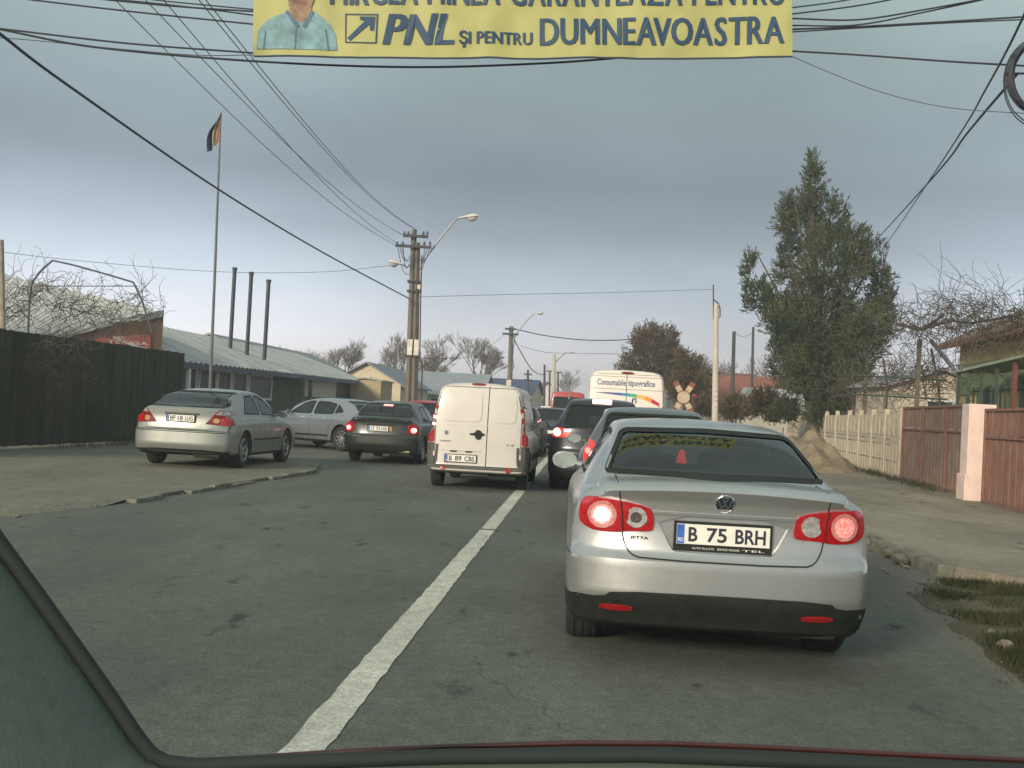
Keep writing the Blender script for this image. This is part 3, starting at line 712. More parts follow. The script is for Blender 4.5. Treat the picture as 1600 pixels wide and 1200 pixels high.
strip(a, bv, 'rear', [(-.72, .41), (-.725, 1.5), (-.69, 1.68), (-.60, 1.735), (.60, 1.735), (.69, 1.68), (.725, 1.5), (.72, .41)], .010, M['seam'])
a.build('panel_crease', root)
SH = mat('van_white_trim', (.60, .575, .53), .45, var=.05)
def inset_panel(x0, x1, z0, z1, nm):
    a = MB(); panel(a, bv, 'rear', rrect(x0, z0, x1, z1, 2, .05), PW, t=.012, step=.08, sink=.004); a.build(nm, root)
inset_panel(-.62, .05, 1.15, 1.66, 'door_panel'); inset_panel(.27, .63, 1.15, 1.66, 'door_panel')
a = MB(); strip(a, bv, 'rear', [(-.71, 1.10), (.71, 1.10)], .012, SH, t=.006); a.build('door_crease', root)
a = MB(); panel(a, bv, 'rear', chaikin([(-.14, .93), (-.05, .93), (-.03, .86), (.05, .86), (.07, .93), (.12, .93), (.12, .96), (.07, .97), (.04, 1.02), (-.03, 1.02), (-.05, .97), (-.14, .96)], 1), M['black'], t=.015, step=.05); a.build('door_handle', root)
for hx_, zz in ((-.722, .55), (-.722, 1.25), (.722, .55), (.722, 1.25)):
    a = MB(); panel(a, bv, 'rear', rrect(hx_ - .012, zz, hx_ + .012, zz + .09, 1), SH, t=.022, step=.05); a.build('hinge', root)
a = MB(); lens_circle(a, bv, (-.53, .95), .045, [M['chrome'], M['ink'], mat('badge_grey_blue', (.12, .14, .2), .4, .3)], t=.004); a.build('emblem', root)
f_, _ = caster(bv, 'rear')
a = MB(); text(a, 'CARGO', lambda u, v: f_(-.64 + u * .19, .80 + v * .022)[0] + Vector((0, -.006, 0)), M['ink'], bold=.03); text(a, '1.3', lambda u, v: f_(.50 + u * .11, .78 + v * .025)[0] + Vector((0, -.006, 0)), M['ink'], bold=.03); a.build('model_lettering', root)
a = MB(); panel(a, bv, 'rear', rrect(-.15, 1.765, .08, 1.80, 1), M['dred'], t=.012, step=.06); a.build('high_brake_light', root)
a = MB(); strip(a, bv, 'rear', [(-.62, .672), (.05, .672)], .022, SH, t=.02); 
for x0 in (-.46, -.20): panel(a, bv, 'rear', rrect(x0, .635, x0 + .12, .665, 1), M['black'], t=.012, step=.05)
a.build('plate_light', root)
plate_part(root, (-.27, .53), .52, .115, 'B 89 CBS', y=-.005 + .02)

# second car in the queue
PG = paint('slate_paint', (.13, .15, .155), .6, .28, .15)
q2 = dict(dk, L=4.2, W=1.76, paint=PG, rc=.08, keys=basekeys(4.2, 1.50, 1.76, .98, 1.10, .98, .12, .55, 2.3, 3.1), axles=(.72, 3.3),
 rear=[(.2, .12), (.34, .03), (.45, 0), (.62, 0), (.66, .03), (.95, .05), (1.1, .1), (1.45, .3)], rwin=rp([(-.62, 1.10), (.62, 1.10), (.54, 1.42), (-.54, 1.42)], .07),
 swin=swins([[(.62, 1.08), (1.7, 1.04), (1.72, 1.41), (.9, 1.38)], [(1.8, 1.04), (2.85, 1.02), (2.4, 1.34), (2.1, 1.40), (1.82, 1.41)]]), mirror=(2.7, 1.05), belt=1.08, seaty=(1.3, 2.2))
root, bv = car('slate_hatchback', 'slate grey hatchback with upright red tail lamps, directly ahead of the nearest silver saloon', 'car', q2, Vector((1.66, 13.0, 0)), 3.5)
tails(root, bv, [(.69, .84), (.80, .82), (.81, .95), (.80, 1.12), (.72, 1.14)], (.75, .97), .045, (M['pinkhot'], M['pinkhot']), M['lred'])
plate_part(root, (0, .70), .5, .11, None, y=0)

# dark sport utility with lit lamps
PK = paint('black_paint', (.018, .022, .03), .3, .25, .2, dcol=(.05, .05, .05))
su = dict(dk, L=4.5, W=1.83, paint=PK, keys=basekeys(4.5, 1.66, 1.83, 1.02, 1.14, 1.08, .08, .5, 2.5, 3.3), axles=(.85, 3.5), wr=.35, gap=.07, fil=.08,
 rear=[(.2, .12), (.4, 0), (.7, 0), (.75, .03), (1.05, .05), (1.3, .12), (1.62, .28)], rwin=rp([(-.66, 1.13), (.66, 1.13), (.56, 1.54), (-.56, 1.54)], .07),
 swin=swins([[(.5, 1.14), (1.0, 1.12), (1.0, 1.52), (.68, 1.5)], [(1.08, 1.12), (1.9, 1.1), (1.9, 1.56), (1.08, 1.53)], [(2.0, 1.1), (3.0, 1.09), (2.65, 1.48), (2.0, 1.56)]]), mirror=(2.85, 1.15), belt=1.1, seaty=(1.5, 2.4))
root, bv = car('black_suv', 'tall black estate car with roof rails and glaring brake lamps behind the delivery van', 'car', su, Vector((1.60, 20.2, 0)), 4.2)
tails(root, bv, [(.52, .97), (.86, .93), (.88, 1.06), (.80, 1.12), (.52, 1.09)], (.76, 1.03), .085, (M['white_lamp'], M['white_lamp']), M['lred'])
a = MB(); strip(a, bv, 'rear', [(-.17, 1.60), (.17, 1.60)], .07, M['white_lamp'], t=.02); a.build('high_brake_light', root)
for sx in (-1, 1):
    a = MB(); a.tube([(sx * .60, .5, 1.63), (sx * .60, .6, 1.70), (sx * .60, 2.3, 1.72), (sx * .60, 2.45, 1.66)], .016, M['rim'], 8); a.build('roof_rail', root)
plate_part(root, (0, .80), .5, .11, None, y=0)

# big white van
PT = paint('cream_white_paint', (.78, .73, .66), .0, .4, .15, coat=.3, dcol=(.55, .5, .45))
tr = dict(L=5.4, W=2.04, paint=PT, levels=24, axles=(1.0, 4.3), wr=.34, tw=.2, spokes=8, rim=MATS['steel_rim'], fil=.16, crown=.03, gap=.06, seats=False, step=.12,
 keys=[(0, 1.01, .45, 1.2, 2.42, .86), (.4, 1.02, .35, 1.2, 2.44, .88), (3.0, 1.02, .32, 1.2, 2.44, .88), (3.7, .99, .32, 1.15, 2.3, .83), (4.3, .99, .32, 1.1, 1.5, .86), (4.7, .98, .32, 1.05, 1.2, .88), (5.4, .9, .35, .8, .9, .75)],
 rear=[(.4, 0), (.6, .03), (1.5, .04), (2.2, .12), (2.5, .16)], front=[(.2, .05), (.5, 0), (.9, .1)], rc=.06, rpow=6,
 fwin=rp([(-.78, 1.3), (.78, 1.3), (.7, 2.05), (-.7, 2.05)], .07), ymid=2.9, swin=swins([[(3.3, 1.25), (4.3, 1.22), (3.9, 1.95), (3.3, 2.05)]]), mirror=(4.35, 1.35), mx=.05)
root, bv = car('white_delivery_van', 'tall white delivery van with a rainbow swoosh and dark lettering across its rear doors', 'van', tr, Vector((2.72, 27.3, 0)), 4.2)
f_, _ = caster(bv, 'rear'); sk = lambda x, z: f_(x, z)[0] + Vector((0, -.006, 0))
TX = mat('van_lettering', (.10, .12, .22), .5, var=0)
a = MB(); text(a, 'Consumabile', lambda u, v: sk(-.70 + u * .68, 2.085 + v * .15), TX, bold=.02); text(a, 'tipografice', lambda u, v: sk(.03 + u * .64, 2.045 + v * .19), TX, bold=.02); a.build('rear_lettering', root)
a = MB()
cols = [(.05, .03, .18), (.04, .08, .35), (.02, .25, .35), (.05, .40, .22), (.75, .45, .12), (.80, .25, .06), (.50, .02, .06), (.32, .02, .05)]
pts = [(-.72, 1.70, .004), (-.40, 1.705, .03), (-.12, 1.70, .05), (.08, 1.695, .06), (.25, 1.68, .07), (.45, 1.65, .08), (.60, 1.59, .08), (.78, 1.50, .06), (.80, 1.42, .03)]
for i, c in enumerate(cols):
    (x0, z0, h0), (x1, z1, h1) = pts[i], pts[i + 1]; z0 += .20; z1 += .20
    panel(a, bv, 'rear', [(x0, z0 - h0), (x1, z1 - h1), (x1, z1 + h1 * .3), (x0, z0 + h0 * .3)], mat('swoosh_%d' % i, c, .5, var=0), t=.005, step=.1, sink=.001)
a.build('rainbow_swoosh', root)
a = MB(); strip(a, bv, 'rear', [(.0, .5), (0, 2.40)], .016, M['seam']); strip(a, bv, 'rear', [(-.86, .5), (-.88, 2.2), (-.78, 2.36), (.78, 2.36), (.88, 2.2), (.86, .5)], .016, mat('door_seam_pale', (.3, .27, .25), .7)); 
strip(a, bv, 'rear', [(-.84, 2.0), (.84, 2.0)], .014, MATS['door_seam_pale']); strip(a, bv, 'rear', [(-.84, 2.3), (.84, 2.3)], .014, MATS['door_seam_pale']); a.build('panel_crease', root)
a = MB(); panel(a, bv, 'rear', rrect(-.14, 2.37, .16, 2.42, 1), M['dred'], t=.02); a.build('high_brake_light', root)
for sx in (-1, 1):
    f = (lambda o: o) if sx > 0 else sym
    a = MB(); panel(a, bv, 'rear', f([(.89, .8), (.975, .8), (.96, 1.3), (.89, 1.3)]), M['red'], t=.01, sink=.02); a.build('tail_light', root)
    a = MB(); panel(a, bv, 'rear', f(rrect(.84, 1.48, .92, 1.62, 1)), M['rim'], t=.02); a.build('hinge', root)

# cars further along the left lane
def far_car(name, label, cat, p, loc, rot, base=dk, **kw):
    S = dict(base, paint=p, step=.14, levels=12, seats=False); S.update(kw); return car(name, label, cat, S, loc, rot)
r_, b_ = far_car('dark_green_estate', 'dark green estate car half hidden beyond the small white panel van', 'car', paint('dark_green_paint', (.02, .035, .03), .3, .3, .2), Vector((.13, 34, 0)), 4, base=q2)
tails(r_, b_, [(.70, .95), (.84, .92), (.84, 1.12), (.72, 1.16)], (.78, 1.10), .06, (M['hot'], M['hot']))
r_, b_ = far_car('black_city_car', 'small black car with a pale plate, between the white panel van and tall black estate', 'car', PK, Vector((1.4, 42, 0)), 4, base=q2)
tails(r_, b_, [(.70, .8), (.84, .8), (.84, 1.05), (.72, 1.05)], (.78, .9), .05, (M['hot'], M['hot'])); plate_part(r_, (-.05, .62), .5, .12, None, y=-.01)
r_, b_ = far_car('red_minibus', 'red minibus far up the queue with a wide dark rear window', 'van', paint('bus_red', (.42, .035, .04), 0, .35, .2), Vector((3.05, 62, 0)), 3, base=tr, rwin=rp([(-.80, 1.45), (.80, 1.45), (.74, 2.15), (-.74, 2.15)], .07), glass=GLD, W=2.0)
r_, b_ = far_car('blue_pickup', 'blue pickup far up the left lane with a white board on its tailgate', 'truck', paint('truck_blue', (.03, .10, .30), 0, .4, .2), Vector((1.9, 54, 0)), 3, base=q2)
a = MB(); a.box((0, -.04, 1.32), (2.1, .06, .42), mat('tailgate_blue', (.03, .12, .36), .5)); a.build('tailgate', r_)
plate_part(r_, (-.28, 1.44), .52, .3, None, y=-.09)
r_, b_ = far_car('red_hatchback', 'red hatchback showing between the charcoal saloon and the white panel van', 'car', paint('bright_red_paint', (.38, .02, .025), 0, .3, .1), Vector((-2.55, 33.5, 0)), 6, base=q2)
r_, b_ = far_car('white_hatchback', 'white car parked beyond the big white van, just left of the railway cross', 'car', PW, Vector((7.0, 46, 0)), -10, base=q2)
# ------------------------------------------------------------------ setting
g0, g1, g2_ = G(474, 1175), G(797, 778), G(859, 712)
SL = (g2_.x - g0.x) / (g2_.y - g0.y); X60 = g0.x + SL * (60 - g0.y)
def cx(Y): return g0.x + SL * (Y - g0.y) if Y < 60 else X60 + SL * (Y - 60) - .00022 * (Y - 60) ** 2
def ground_mat(name, base, alt, cracks=False, blot=0.0, sc_=1.0, rough=.9, bump=.5):
    m = bpy.data.materials.new(name); m.use_nodes = True; t = m.node_tree; b = t.nodes['Principled BSDF']; b.inputs['Roughness'].default_value = rough; b.inputs['Specular IOR Level'].default_value = .3
    tc = t.nodes.new('ShaderNodeTexCoord'); v = tc.outputs['Object']
    def noi(s_, d=6, r=.6, st=None):
        n = t.nodes.new('ShaderNodeTexNoise'); n.inputs['Scale'].default_value = s_; n.inputs['Detail'].default_value = d; n.inputs['Roughness'].default_value = r
        if st:
            mp = t.nodes.new('ShaderNodeMapping'); mp.inputs['Scale'].default_value = st; t.links.new(v, mp.inputs[0]); t.links.new(mp.outputs[0], n.inputs[0])
        else: t.links.new(v, n.inputs[0])
        return n.outputs[0]
    def ramp(x, a, b_, lo=0, hi=1):
        r = t.nodes.new('ShaderNodeMapRange'); r.inputs[1].default_value = a; r.inputs[2].default_value = b_; r.inputs[3].default_value = lo; r.inputs[4].default_value = hi; t.links.new(x, r.inputs[0]); return r.outputs[0]
    def mix(f, a, b_):
        x = t.nodes.new('ShaderNodeMix'); x.data_type = 'RGBA'; t.links.new(f, x.inputs[0])
        for i, c in ((6, a), (7, b_)):
            if isinstance(c, tuple): x.inputs[i].default_value = (*c, 1)
            else: t.links.new(c, x.inputs[i])
        return x.outputs[2]
    c = mix(ramp(noi(.35 * sc_, 8, .65, (1, .45, 1)), .35, .65), base, alt)
    g = noi(60, 3, .7); c2 = t.nodes.new('ShaderNodeMix'); c2.data_type = 'RGBA'; c2.blend_type = 'MULTIPLY'; c2.inputs[0].default_value = 1
    gr = t.nodes.new('ShaderNodeCombineColor'); gm = noi(9, 5, .7); ga = t.nodes.new('ShaderNodeMath'); ga.operation = 'MULTIPLY'; t.links.new(ramp(g, .25, .75, .55, 1.45), ga.inputs[0]); t.links.new(ramp(gm, .3, .7, .82, 1.18), ga.inputs[1]); gg = ga.outputs[0]
    for i in range(3): t.links.new(gg, gr.inputs[i])
    t.links.new(c, c2.inputs[6]); t.links.new(gr.outputs[0], c2.inputs[7]); c = c2.outputs[2]
    if blot: c = mix(ramp(noi(2.6, 5, .6, (1, .45, 1)), .62, .70, 0, blot), c, tuple(x * .45 for x in base))
    if cracks:
        vo = t.nodes.new('ShaderNodeTexVoronoi'); vo.feature = 'DISTANCE_TO_EDGE'; vo.inputs['Scale'].default_value = .28
        mp = t.nodes.new('ShaderNodeMapping'); mp.inputs['Scale'].default_value = (1, .55, 1); n = t.nodes.new('ShaderNodeTexNoise'); n.inputs['Scale'].default_value = 2.2; n.inputs['Detail'].default_value = 6
        ad = t.nodes.new('ShaderNodeMix'); ad.data_type = 'RGBA'; ad.blend_type = 'LINEAR_LIGHT'; ad.inputs[0].default_value = .35
        t.links.new(v, n.inputs[0]); t.links.new(v, ad.inputs[6]); t.links.new(n.outputs[1], ad.inputs[7]); t.links.new(ad.outputs[2], mp.inputs[0]); t.links.new(mp.outputs[0], vo.inputs[0])
        k = ramp(vo.outputs[0], .0, .005, .45, 0); mk = ramp(noi(.3, 2), .46, .54)
        mu = t.nodes.new('ShaderNodeMath'); mu.operation = 'MULTIPLY'; t.links.new(k, mu.inputs[0]); t.links.new(mk, mu.inputs[1]); c = mix(mu.outputs[0], c, (.02, .022, .02))
    t.links.new(c, b.inputs['Base Color'])
    bp = t.nodes.new('ShaderNodeBump'); bp.inputs['Strength'].default_value = bump; bp.inputs['Distance'].default_value = .012; t.links.new(noi(45, 4, .7), bp.inputs['Height']); t.links.new(bp.outputs[0], b.inputs['Normal'])
    return m, t, b, c, noi, ramp, mix
ASPH = ground_mat('asphalt', (.082, .092, .078), (.135, .148, .126), True, .95, 1.6)[0]
DIRT = ground_mat('dirt', (.12, .11, .085), (.19, .17, .135), False, .5, 2)[0]
LOT = ground_mat('forecourt_paving', (.125, .13, .10), (.21, .205, .16), True, .8, 1.5)[0]
CONC = ground_mat('concrete_pavement', (.165, .15, .115), (.29, .26, .20), True, .8, 2)[0]
DUST = ground_mat('road_dust', (.12, .118, .098), (.17, .16, .13), False, .4, 2)[0]
a = MB(); a.add([(-500, -60, -.004), (500, -60, -.004), (500, 1500, -.004), (-500, 1500, -.004)], [(0, 1, 2, 3)], DIRT); tag(a.build('ground'), kind='structure')
YS = [-12, -6, 0, 6, 12, 18, 24, 30, 40, 50, 60, 75, 90, 110, 130, 160, 200, 260, 330, 420]
def ribbon(name, l, r, z, m, ys=YS, wob=0):
    a = MB(); vs = []; nz = random.Random(3)
    ys2 = []
    for y0, y1 in zip(ys, ys[1:]):
        k = max(1, int((y1 - y0) / 1.0)) if wob and y0 < 60 else 1
        ys2 += [y0 + (y1 - y0) * i / k for i in range(k)]
    ys2.append(ys[-1])
    for y in ys2:
        L = l(y) if callable(l) else cx(y) + l; Rr = r(y) if callable(r) else cx(y) + r
        vs += [(L + nz.uniform(-wob, wob), y, z), (Rr + nz.uniform(-wob, wob), y, z)]
    fs = [(2 * i, 2 * i + 1, 2 * i + 3, 2 * i + 2) for i in range(len(ys2) - 1)]
    a.add(vs, fs, m); return tag(a.build(name), kind='structure')
ribbon('road_shoulder', -6.5, 4.9, .000, DUST, wob=.12)
ribbon('road', -5.0, 3.6, .004, ASPH, wob=.10)
# worn centre line
ml = ground_mat('road_paint', (.42, .43, .38), (.60, .60, .52), True, .35, 6, bump=.3)[0]
a = MB(); vs = []; rr_ = random.Random(5); yy = -2.0; rows = []
while yy < 70:
    rows.append(yy); yy += .12 if yy < 25 else 1.0
for y in rows: vs += [(cx(y) - .085 + rr_.uniform(-.007, .007), y, .008), (cx(y) + .085 + rr_.uniform(-.007, .007), y, .008)]
fs = [(2 * i, 2 * i + 1, 2 * i + 3, 2 * i + 2) for i in range(len(rows) - 1) if i not in (127,)]
a.add(vs, fs, ml); a.add([(cx(y) + s_ * .085, y, .008) for y in (70, 200) for s_ in (-1, 1)], [(0, 1, 3, 2)], ml); tag(a.build('centre_line'), kind='structure')
# forecourt slab
def slab(name, poly, z, m, h=.16):
    a = MB(); a.prism([(x, y, z - h) for x, y in poly], (0, 0, h), m); return tag(a.build(name), kind='structure')
slab('forecourt', [(-40, 12.6), (-7, 13.0), (-5.2, 13.4), (-4.65, 14.4), (-3.65, 22.0), (-3.95, 24.4), (-5.4, 25.6), (-8.0, 32), (-8.0, 64), (-40, 64)], LOTZ, LOT)
a = MB(); a.add([(-40, 10.4, .006), (-7, 10.7, .006), (-5.4, 11.5, .006), (-4.75, 13.6, .006), (-5.2, 13.42, LOTZ + .002), (-7, 13.02, LOTZ + .002), (-40, 12.62, LOTZ + .002), (-4.66, 14.42, LOTZ + .002)], [(0, 1, 5, 6), (1, 2, 4, 5), (2, 3, 4), (3, 7, 4)], LOT); tag(a.build('forecourt_ramp'), kind='structure')
KM = mat('kerb_stone', (.17, .165, .13), .9, var=.45, scale=5, bump=.6, bscale=30)
rr_ = random.Random(11)
def kerbrun(name, pts, skip=.12, ht=.12, wd=.14):
    a = MB()
    for p, q in zip(pts, pts[1:]):
        p = Vector(p); q = Vector(q); L = (q - p).length; d = (q - p) / L; s_ = 0; ang = math.atan2(d.y, d.x)
        while s_ < L - .3:
            l = min(rr_.uniform(.7, 1.0), L - s_)
            if rr_.random() > skip:
                c = p + d * (s_ + l / 2); rot = Matrix.Rotation(ang + rr_.uniform(-.03, .03), 3, 'Z') @ Matrix.Rotation(rr_.uniform(-.05, .05), 3, 'X')
                a.box((c.x, c.y, ht / 2 - .03 + rr_.uniform(-.025, .01)), (l - .03, wd, ht + .06), KM, rot=rot, bev=.018)
            s_ += l
    return tag(a.build(name), kind='structure')
kerbrun('forecourt_kerb', [(-4.62, 14.2), (-3.62, 22.1)], .22, .065)
# right pavement
def fx(Y): return 10.2 + .145 * (Y - 30)
slab('pavement', [(4.35, 11.3), (4.9, 10.3), (6.2, 9.9), (30, 9.5), (30, 60), (5.9, 60), (4.75, 20), (4.45, 14)], .11, CONC, .13)
kerbrun('pavement_kerb', [(6.1, 9.95), (4.85, 10.35), (4.3, 11.2), (4.36, 14), (4.66, 20), (5.8, 60)], .16, .13, .16)
# soil patch with rough grass
SOIL = ground_mat('grass_soil', (.055, .055, .03), (.10, .09, .055), False, .4, 4)[0]
a = MB(); n = 26; vs = []
for i in range(n + 1):
    for j in range(n + 1):
        y = 3.5 + 7.2 * j / n; x = 2.65 + .19 * max(0, y - 5) + 6.0 * i / n; e = min(i, n - i, j, n - j) / n * 8
        vs.append((x + (.30 * mnoise.noise(Vector((y * 1.1, 0, 0))) + .16 * mnoise.noise(Vector((y * 4.3, 3, 0)))) * (1 - i / n), y, .004 + min(1, e) * (.05 + .06 * mnoise.noise(Vector((x * 1.3, y * 1.3, 2)))) ))
a.add(vs, [(i * (n + 1) + j, (i + 1) * (n + 1) + j, (i + 1) * (n + 1) + j + 1, i * (n + 1) + j + 1) for i in range(n) for j in range(n)], SOIL); tag(a.build('verge_soil', smooth=60), kind='structure')
GR = mat('grass_blade', (.022, .032, .012), .9, var=.3, scale=2, col2=(.065, .062, .030), spec=.15)
a = MB(); rg = random.Random(21); vs = []; fs = []
def blades(x, y, z, h, k, spread):
    for _ in range(k):
        bx = x + rg.gauss(0, spread); by = y + rg.gauss(0, spread); t = rg.uniform(0, 6.28); hh = h * rg.uniform(.5, 1.2); w_ = .006
        lx = rg.gauss(0, .4) * hh; ly = rg.gauss(0, .4) * hh; q = len(vs); c_, s_ = math.cos(t) * w_, math.sin(t) * w_
        vs.extend([(bx - c_, by - s_, z), (bx + c_, by + s_, z), (bx + lx, by + ly, z + hh)]); fs.append((q, q + 1, q + 2))
for _ in range(3600):
    y = 3.8 + 6.8 * rg.random(); x = 2.80 + .19 * max(0, y - 5) + 4.6 * rg.random() ** 1.5
    if mnoise.noise(Vector((x * .9, y * .9, 5))) > -.05: blades(x, y, .035, .055, 20, .07)
a.add(vs, fs, GR); tag(a.build('grass'), kind='stuff')
a = MB(); vs = []; fs = []
for _ in range(150):
    Y = rg.uniform(24, 45); blades(fx(Y) - rg.uniform(.05, .5), Y, .1, .16, 14, .12)
for _ in range(60): blades(rg.uniform(-9.9, -8.9), rg.uniform(24, 31), .1, .14, 12, .15)
a.add(vs, fs, GR); tag(a.build('weeds'), kind='stuff')
# loose stones at the verge
rg = random.Random(8); SM = mat('rubble_stone', (.15, .135, .105), .9, var=.35, scale=3, bump=.6)
def rock(mb, c, r, m, sd):
    bm = bmesh.new(); bmesh.ops.create_icosphere(bm, subdivisions=2, radius=r); bm.verts.index_update()
    vs = []
    for v in bm.verts:
        k = 1 + .45 * mnoise.noise(v.co / r * 1.3 + Vector((sd, 0, 0))); vs.append((c[0] + v.co.x * k, c[1] + v.co.y * k * .9, c[2] + v.co.z * k * .6))
    mb.add(vs, [tuple(v.index for v in f.verts) for f in bm.faces], m); bm.free()
a = MB()
for i in range(60):
    y = rg.uniform(5, 16); x = rg.choice((rg.uniform(3.4, 4.2), rg.uniform(3.7, 6.5) if y < 10 else 4.1)); rock(a, (x, y, .02), rg.uniform(.010, .032), SM, i)
for i in range(60):
    y = rg.uniform(12, 24); rock(a, (-5.2 + .1 * (y - 12) + rg.gauss(0, .25), y, .02 if y < 14 else .01), rg.uniform(.012, .03), SM, i)
for i in range(170):
    y = 3.8 + 6.8 * rg.random(); x = 2.55 + .19 * max(0, y - 5) + 3.2 * rg.random() ** 1.2; rock(a, (x, y, .02), rg.uniform(.006, .020), MATS.get('clod') or mat('clod', (.085, .075, .05), .95, var=.35, scale=3), i)
tag(a.build('loose_gravel'), kind='stuff')
for i, (px, py, rad) in enumerate(((1408, 882, .10), (1390, 872, .08), (1572, 1022, .055))):
    g = G(px, py); a = MB(); rock(a, (g.x, g.y, .06), rad, SM, i * 3.1); o = a.build('stone', smooth=40)
    tag(o, ('pale broken kerb stone lying at the pavement corner, the larger of two', 'smaller grey broken stone at the pavement edge beside the larger one', 'small pale stone lying in the rough grass, nearest to the camera')[i], 'stone')
# earth heap
a = MB(); n = 34; vs = []
hx, hy = 8.75, 33.8
for i in range(n + 1):
    for j in range(n + 1):
        u = -1 + 2 * i / n; v = -1 + 2 * j / n; r = math.sqrt(u * u + v * v); h = 1.12 * max(0, 1 - r) ** .8 * (1 + .45 * mnoise.noise(Vector((u * 3, v * 3, 0)))) + .22 * mnoise.noise(Vector((u * 8, v * 8, 1))) * max(0, 1 - r)
        vs.append((hx + u * 1.3, hy + v * 2.6, .1 + max(0, h)))
a.add(vs, [(i * (n + 1) + j, (i + 1) * (n + 1) + j, (i + 1) * (n + 1) + j + 1, i * (n + 1) + j + 1) for i in range(n) for j in range(n)], mat('heap_earth', (.17, .13, .08), .95, scale=3, bump=1, bscale=14, col2=(.30, .24, .16)))
tag(a.build('earth_heap', smooth=70), 'heap of brown earth piled against the pale concrete fence', 'earth heap')

# ------------------------------------------------------------------ right side: fence, gates, pillar, house
FC = mat('precast_concrete', (.42, .36, .27), .85, scale=2.5, bump=.5, bscale=18, col2=(.56, .50, .39))
FC2 = mat('precast_pattern', (.40, .34, .25), .9, scale=5, bump=.7, bscale=25, col2=(.54, .47, .36))
froot = thing('concrete_fence', 'pale precast concrete panel fence with square posts beneath the big conifer', 'fence', (10.2, 30, .1))
pds = [30.0, 32.2, 34.4, 36.8, 39.2, 42.2, 45.2, 48.6, 52, 56.4, 61]
for y in pds:
    a = MB(); a.box((fx(y), y, .98), (.14, .14, 1.92), FC, rot=Matrix.Rotation(R(-8.2), 3, 'Z'), bev=.012); a.build('post', froot, world=True)
for y0, y1 in zip(pds, pds[1:]):
    L = math.hypot(fx(y1) - fx(y0), y1 - y0); rot = Matrix.Rotation(-math.atan2(fx(y1) - fx(y0), y1 - y0), 3, 'Z'); c = Vector(((fx(y0) + fx(y1)) / 2, (y0 + y1) / 2, 0)); a = MB()
    for k, (z0, h) in enumerate(((.1, .42), (.53, .42), (.96, .14), (1.11, .68))):
        a.box((c.x - .02, c.y, z0 + h / 2), (.05, L - .1, h - .015), FC if k != 2 else FC2, rot=rot)
        if k == 3:
            for i in range(3): a.box(Vector((c.x - .03, c.y, z0 + h / 2)) + rot @ Vector((-.022, (i - 1) * L * .3, 0)), (.02, L * .24, h * .7), FC2, rot=rot, bev=.006)
        if k in (0, 1):
            for i in range(4): a.box(Vector((c.x - .03, c.y, z0 + h / 2)) + rot @ Vector((-.022, (i - 1.5) * L * .22, 0)), (.02, .05, h * .96), FC2, rot=rot)
    a.build('panel', froot, world=True)
RUST = mat('rusty_gate_paint', (.18, .11, .08), .8, scale=3, bump=.3, col2=(.26, .18, .14)); RUST2 = mat('gate_frame_paint', (.18, .08, .055), .75, scale=5, col2=(.24, .13, .10))
def gate(name, label, y0, y1, leaves, h, m=RUST):
    g = thing(name, label, 'gate', (fx(y0), y0, .1)); dy = (y1 - y0) / leaves
    for i in range(leaves):
        a0 = y0 + dy * i + .03; a1 = y0 + dy * (i + 1) - .03; L = a1 - a0; rot = Matrix.Rotation(-math.atan(.145), 3, 'Z'); c = Vector((fx((a0 + a1) / 2), (a0 + a1) / 2, 0)); a = MB()
        kk = 14
        for k in range(kk): a.box(c + rot @ Vector((.012 * (k % 2), (k - kk / 2 + .5) * L / kk, .12 + h * .36)), (.012, L / kk, h * .66), m, rot=rot)
        for k in range(kk): a.box(c + rot @ Vector((.012 * (k % 2), (k - kk / 2 + .5) * L / kk, .14 + h * .70 + h * .14)), (.012, L / kk * .96, h * .26), m, rot=rot)
        lf = a.build('leaf', g, world=True); b = MB()
        for z in (.14, .12 + h * .70, .10 + h): b.box(c + rot @ Vector((-.02, 0, z)), (.04, L, .05), RUST2, rot=rot)
        for s_ in (-1, 1): b.box(c + rot @ Vector((-.021, s_ * L / 2, .12 + h / 2)), (.045, .05, h), RUST2, rot=rot)
        b.build('frame', lf, world=True)
    return g
gate('driveway_gate', 'rusty brown double gate of ribbed sheet between concrete fence and pink pillar', 22.6, 29.8, 3, 1.85)
gate('yard_gate', 'reddish brown ribbed sheet gate right of the pink pillar at the photo edge', 16.0, 21.85, 2, 1.75, mat('red_gate_paint', (.20, .085, .055), .75, scale=3, col2=(.27, .15, .11)))
a = MB(); rot = Matrix.Rotation(-math.atan(.145), 3, 'Z'); PK_ = mat('pink_plaster', (.70, .55, .49), .8, var=.12, scale=3, bump=.25, bscale=20)
pc = Vector((fx(22.2) - .05, 22.2, 0)); g = thing('gate_pillar', 'plastered pale pink gate pillar with a wider base between the two brown gates', 'pillar', (pc.x, pc.y, .1))
a.box(pc + Vector((0, 0, 1.28)), (.50, .55, 1.36), PK_, rot=rot, bev=.015); a.build('shaft', g, world=True)
a = MB(); a.box(pc + Vector((0, 0, .36)), (.58, .63, .50), PK_, rot=rot, bev=.02); a.build('plinth', g, world=True)
# yellow house
YW = mat('yellow_render', (.62, .50, .24), .85, scale=1.5, bump=.3, col2=(.72, .60, .32)); GRN = mat('green_timber', (.045, .08, .055), .7, var=.3, scale=4); GW = mat('green_wall', (.20, .24, .13), .8, scale=2, col2=(.30, .32, .18))
TILE = mat('mossy_tile', (.13, .10, .07), .9, scale=4, bump=1, bscale=10, col2=(.22, .17, .12), stretch=(1, 4, 1))
YELLOW = 1
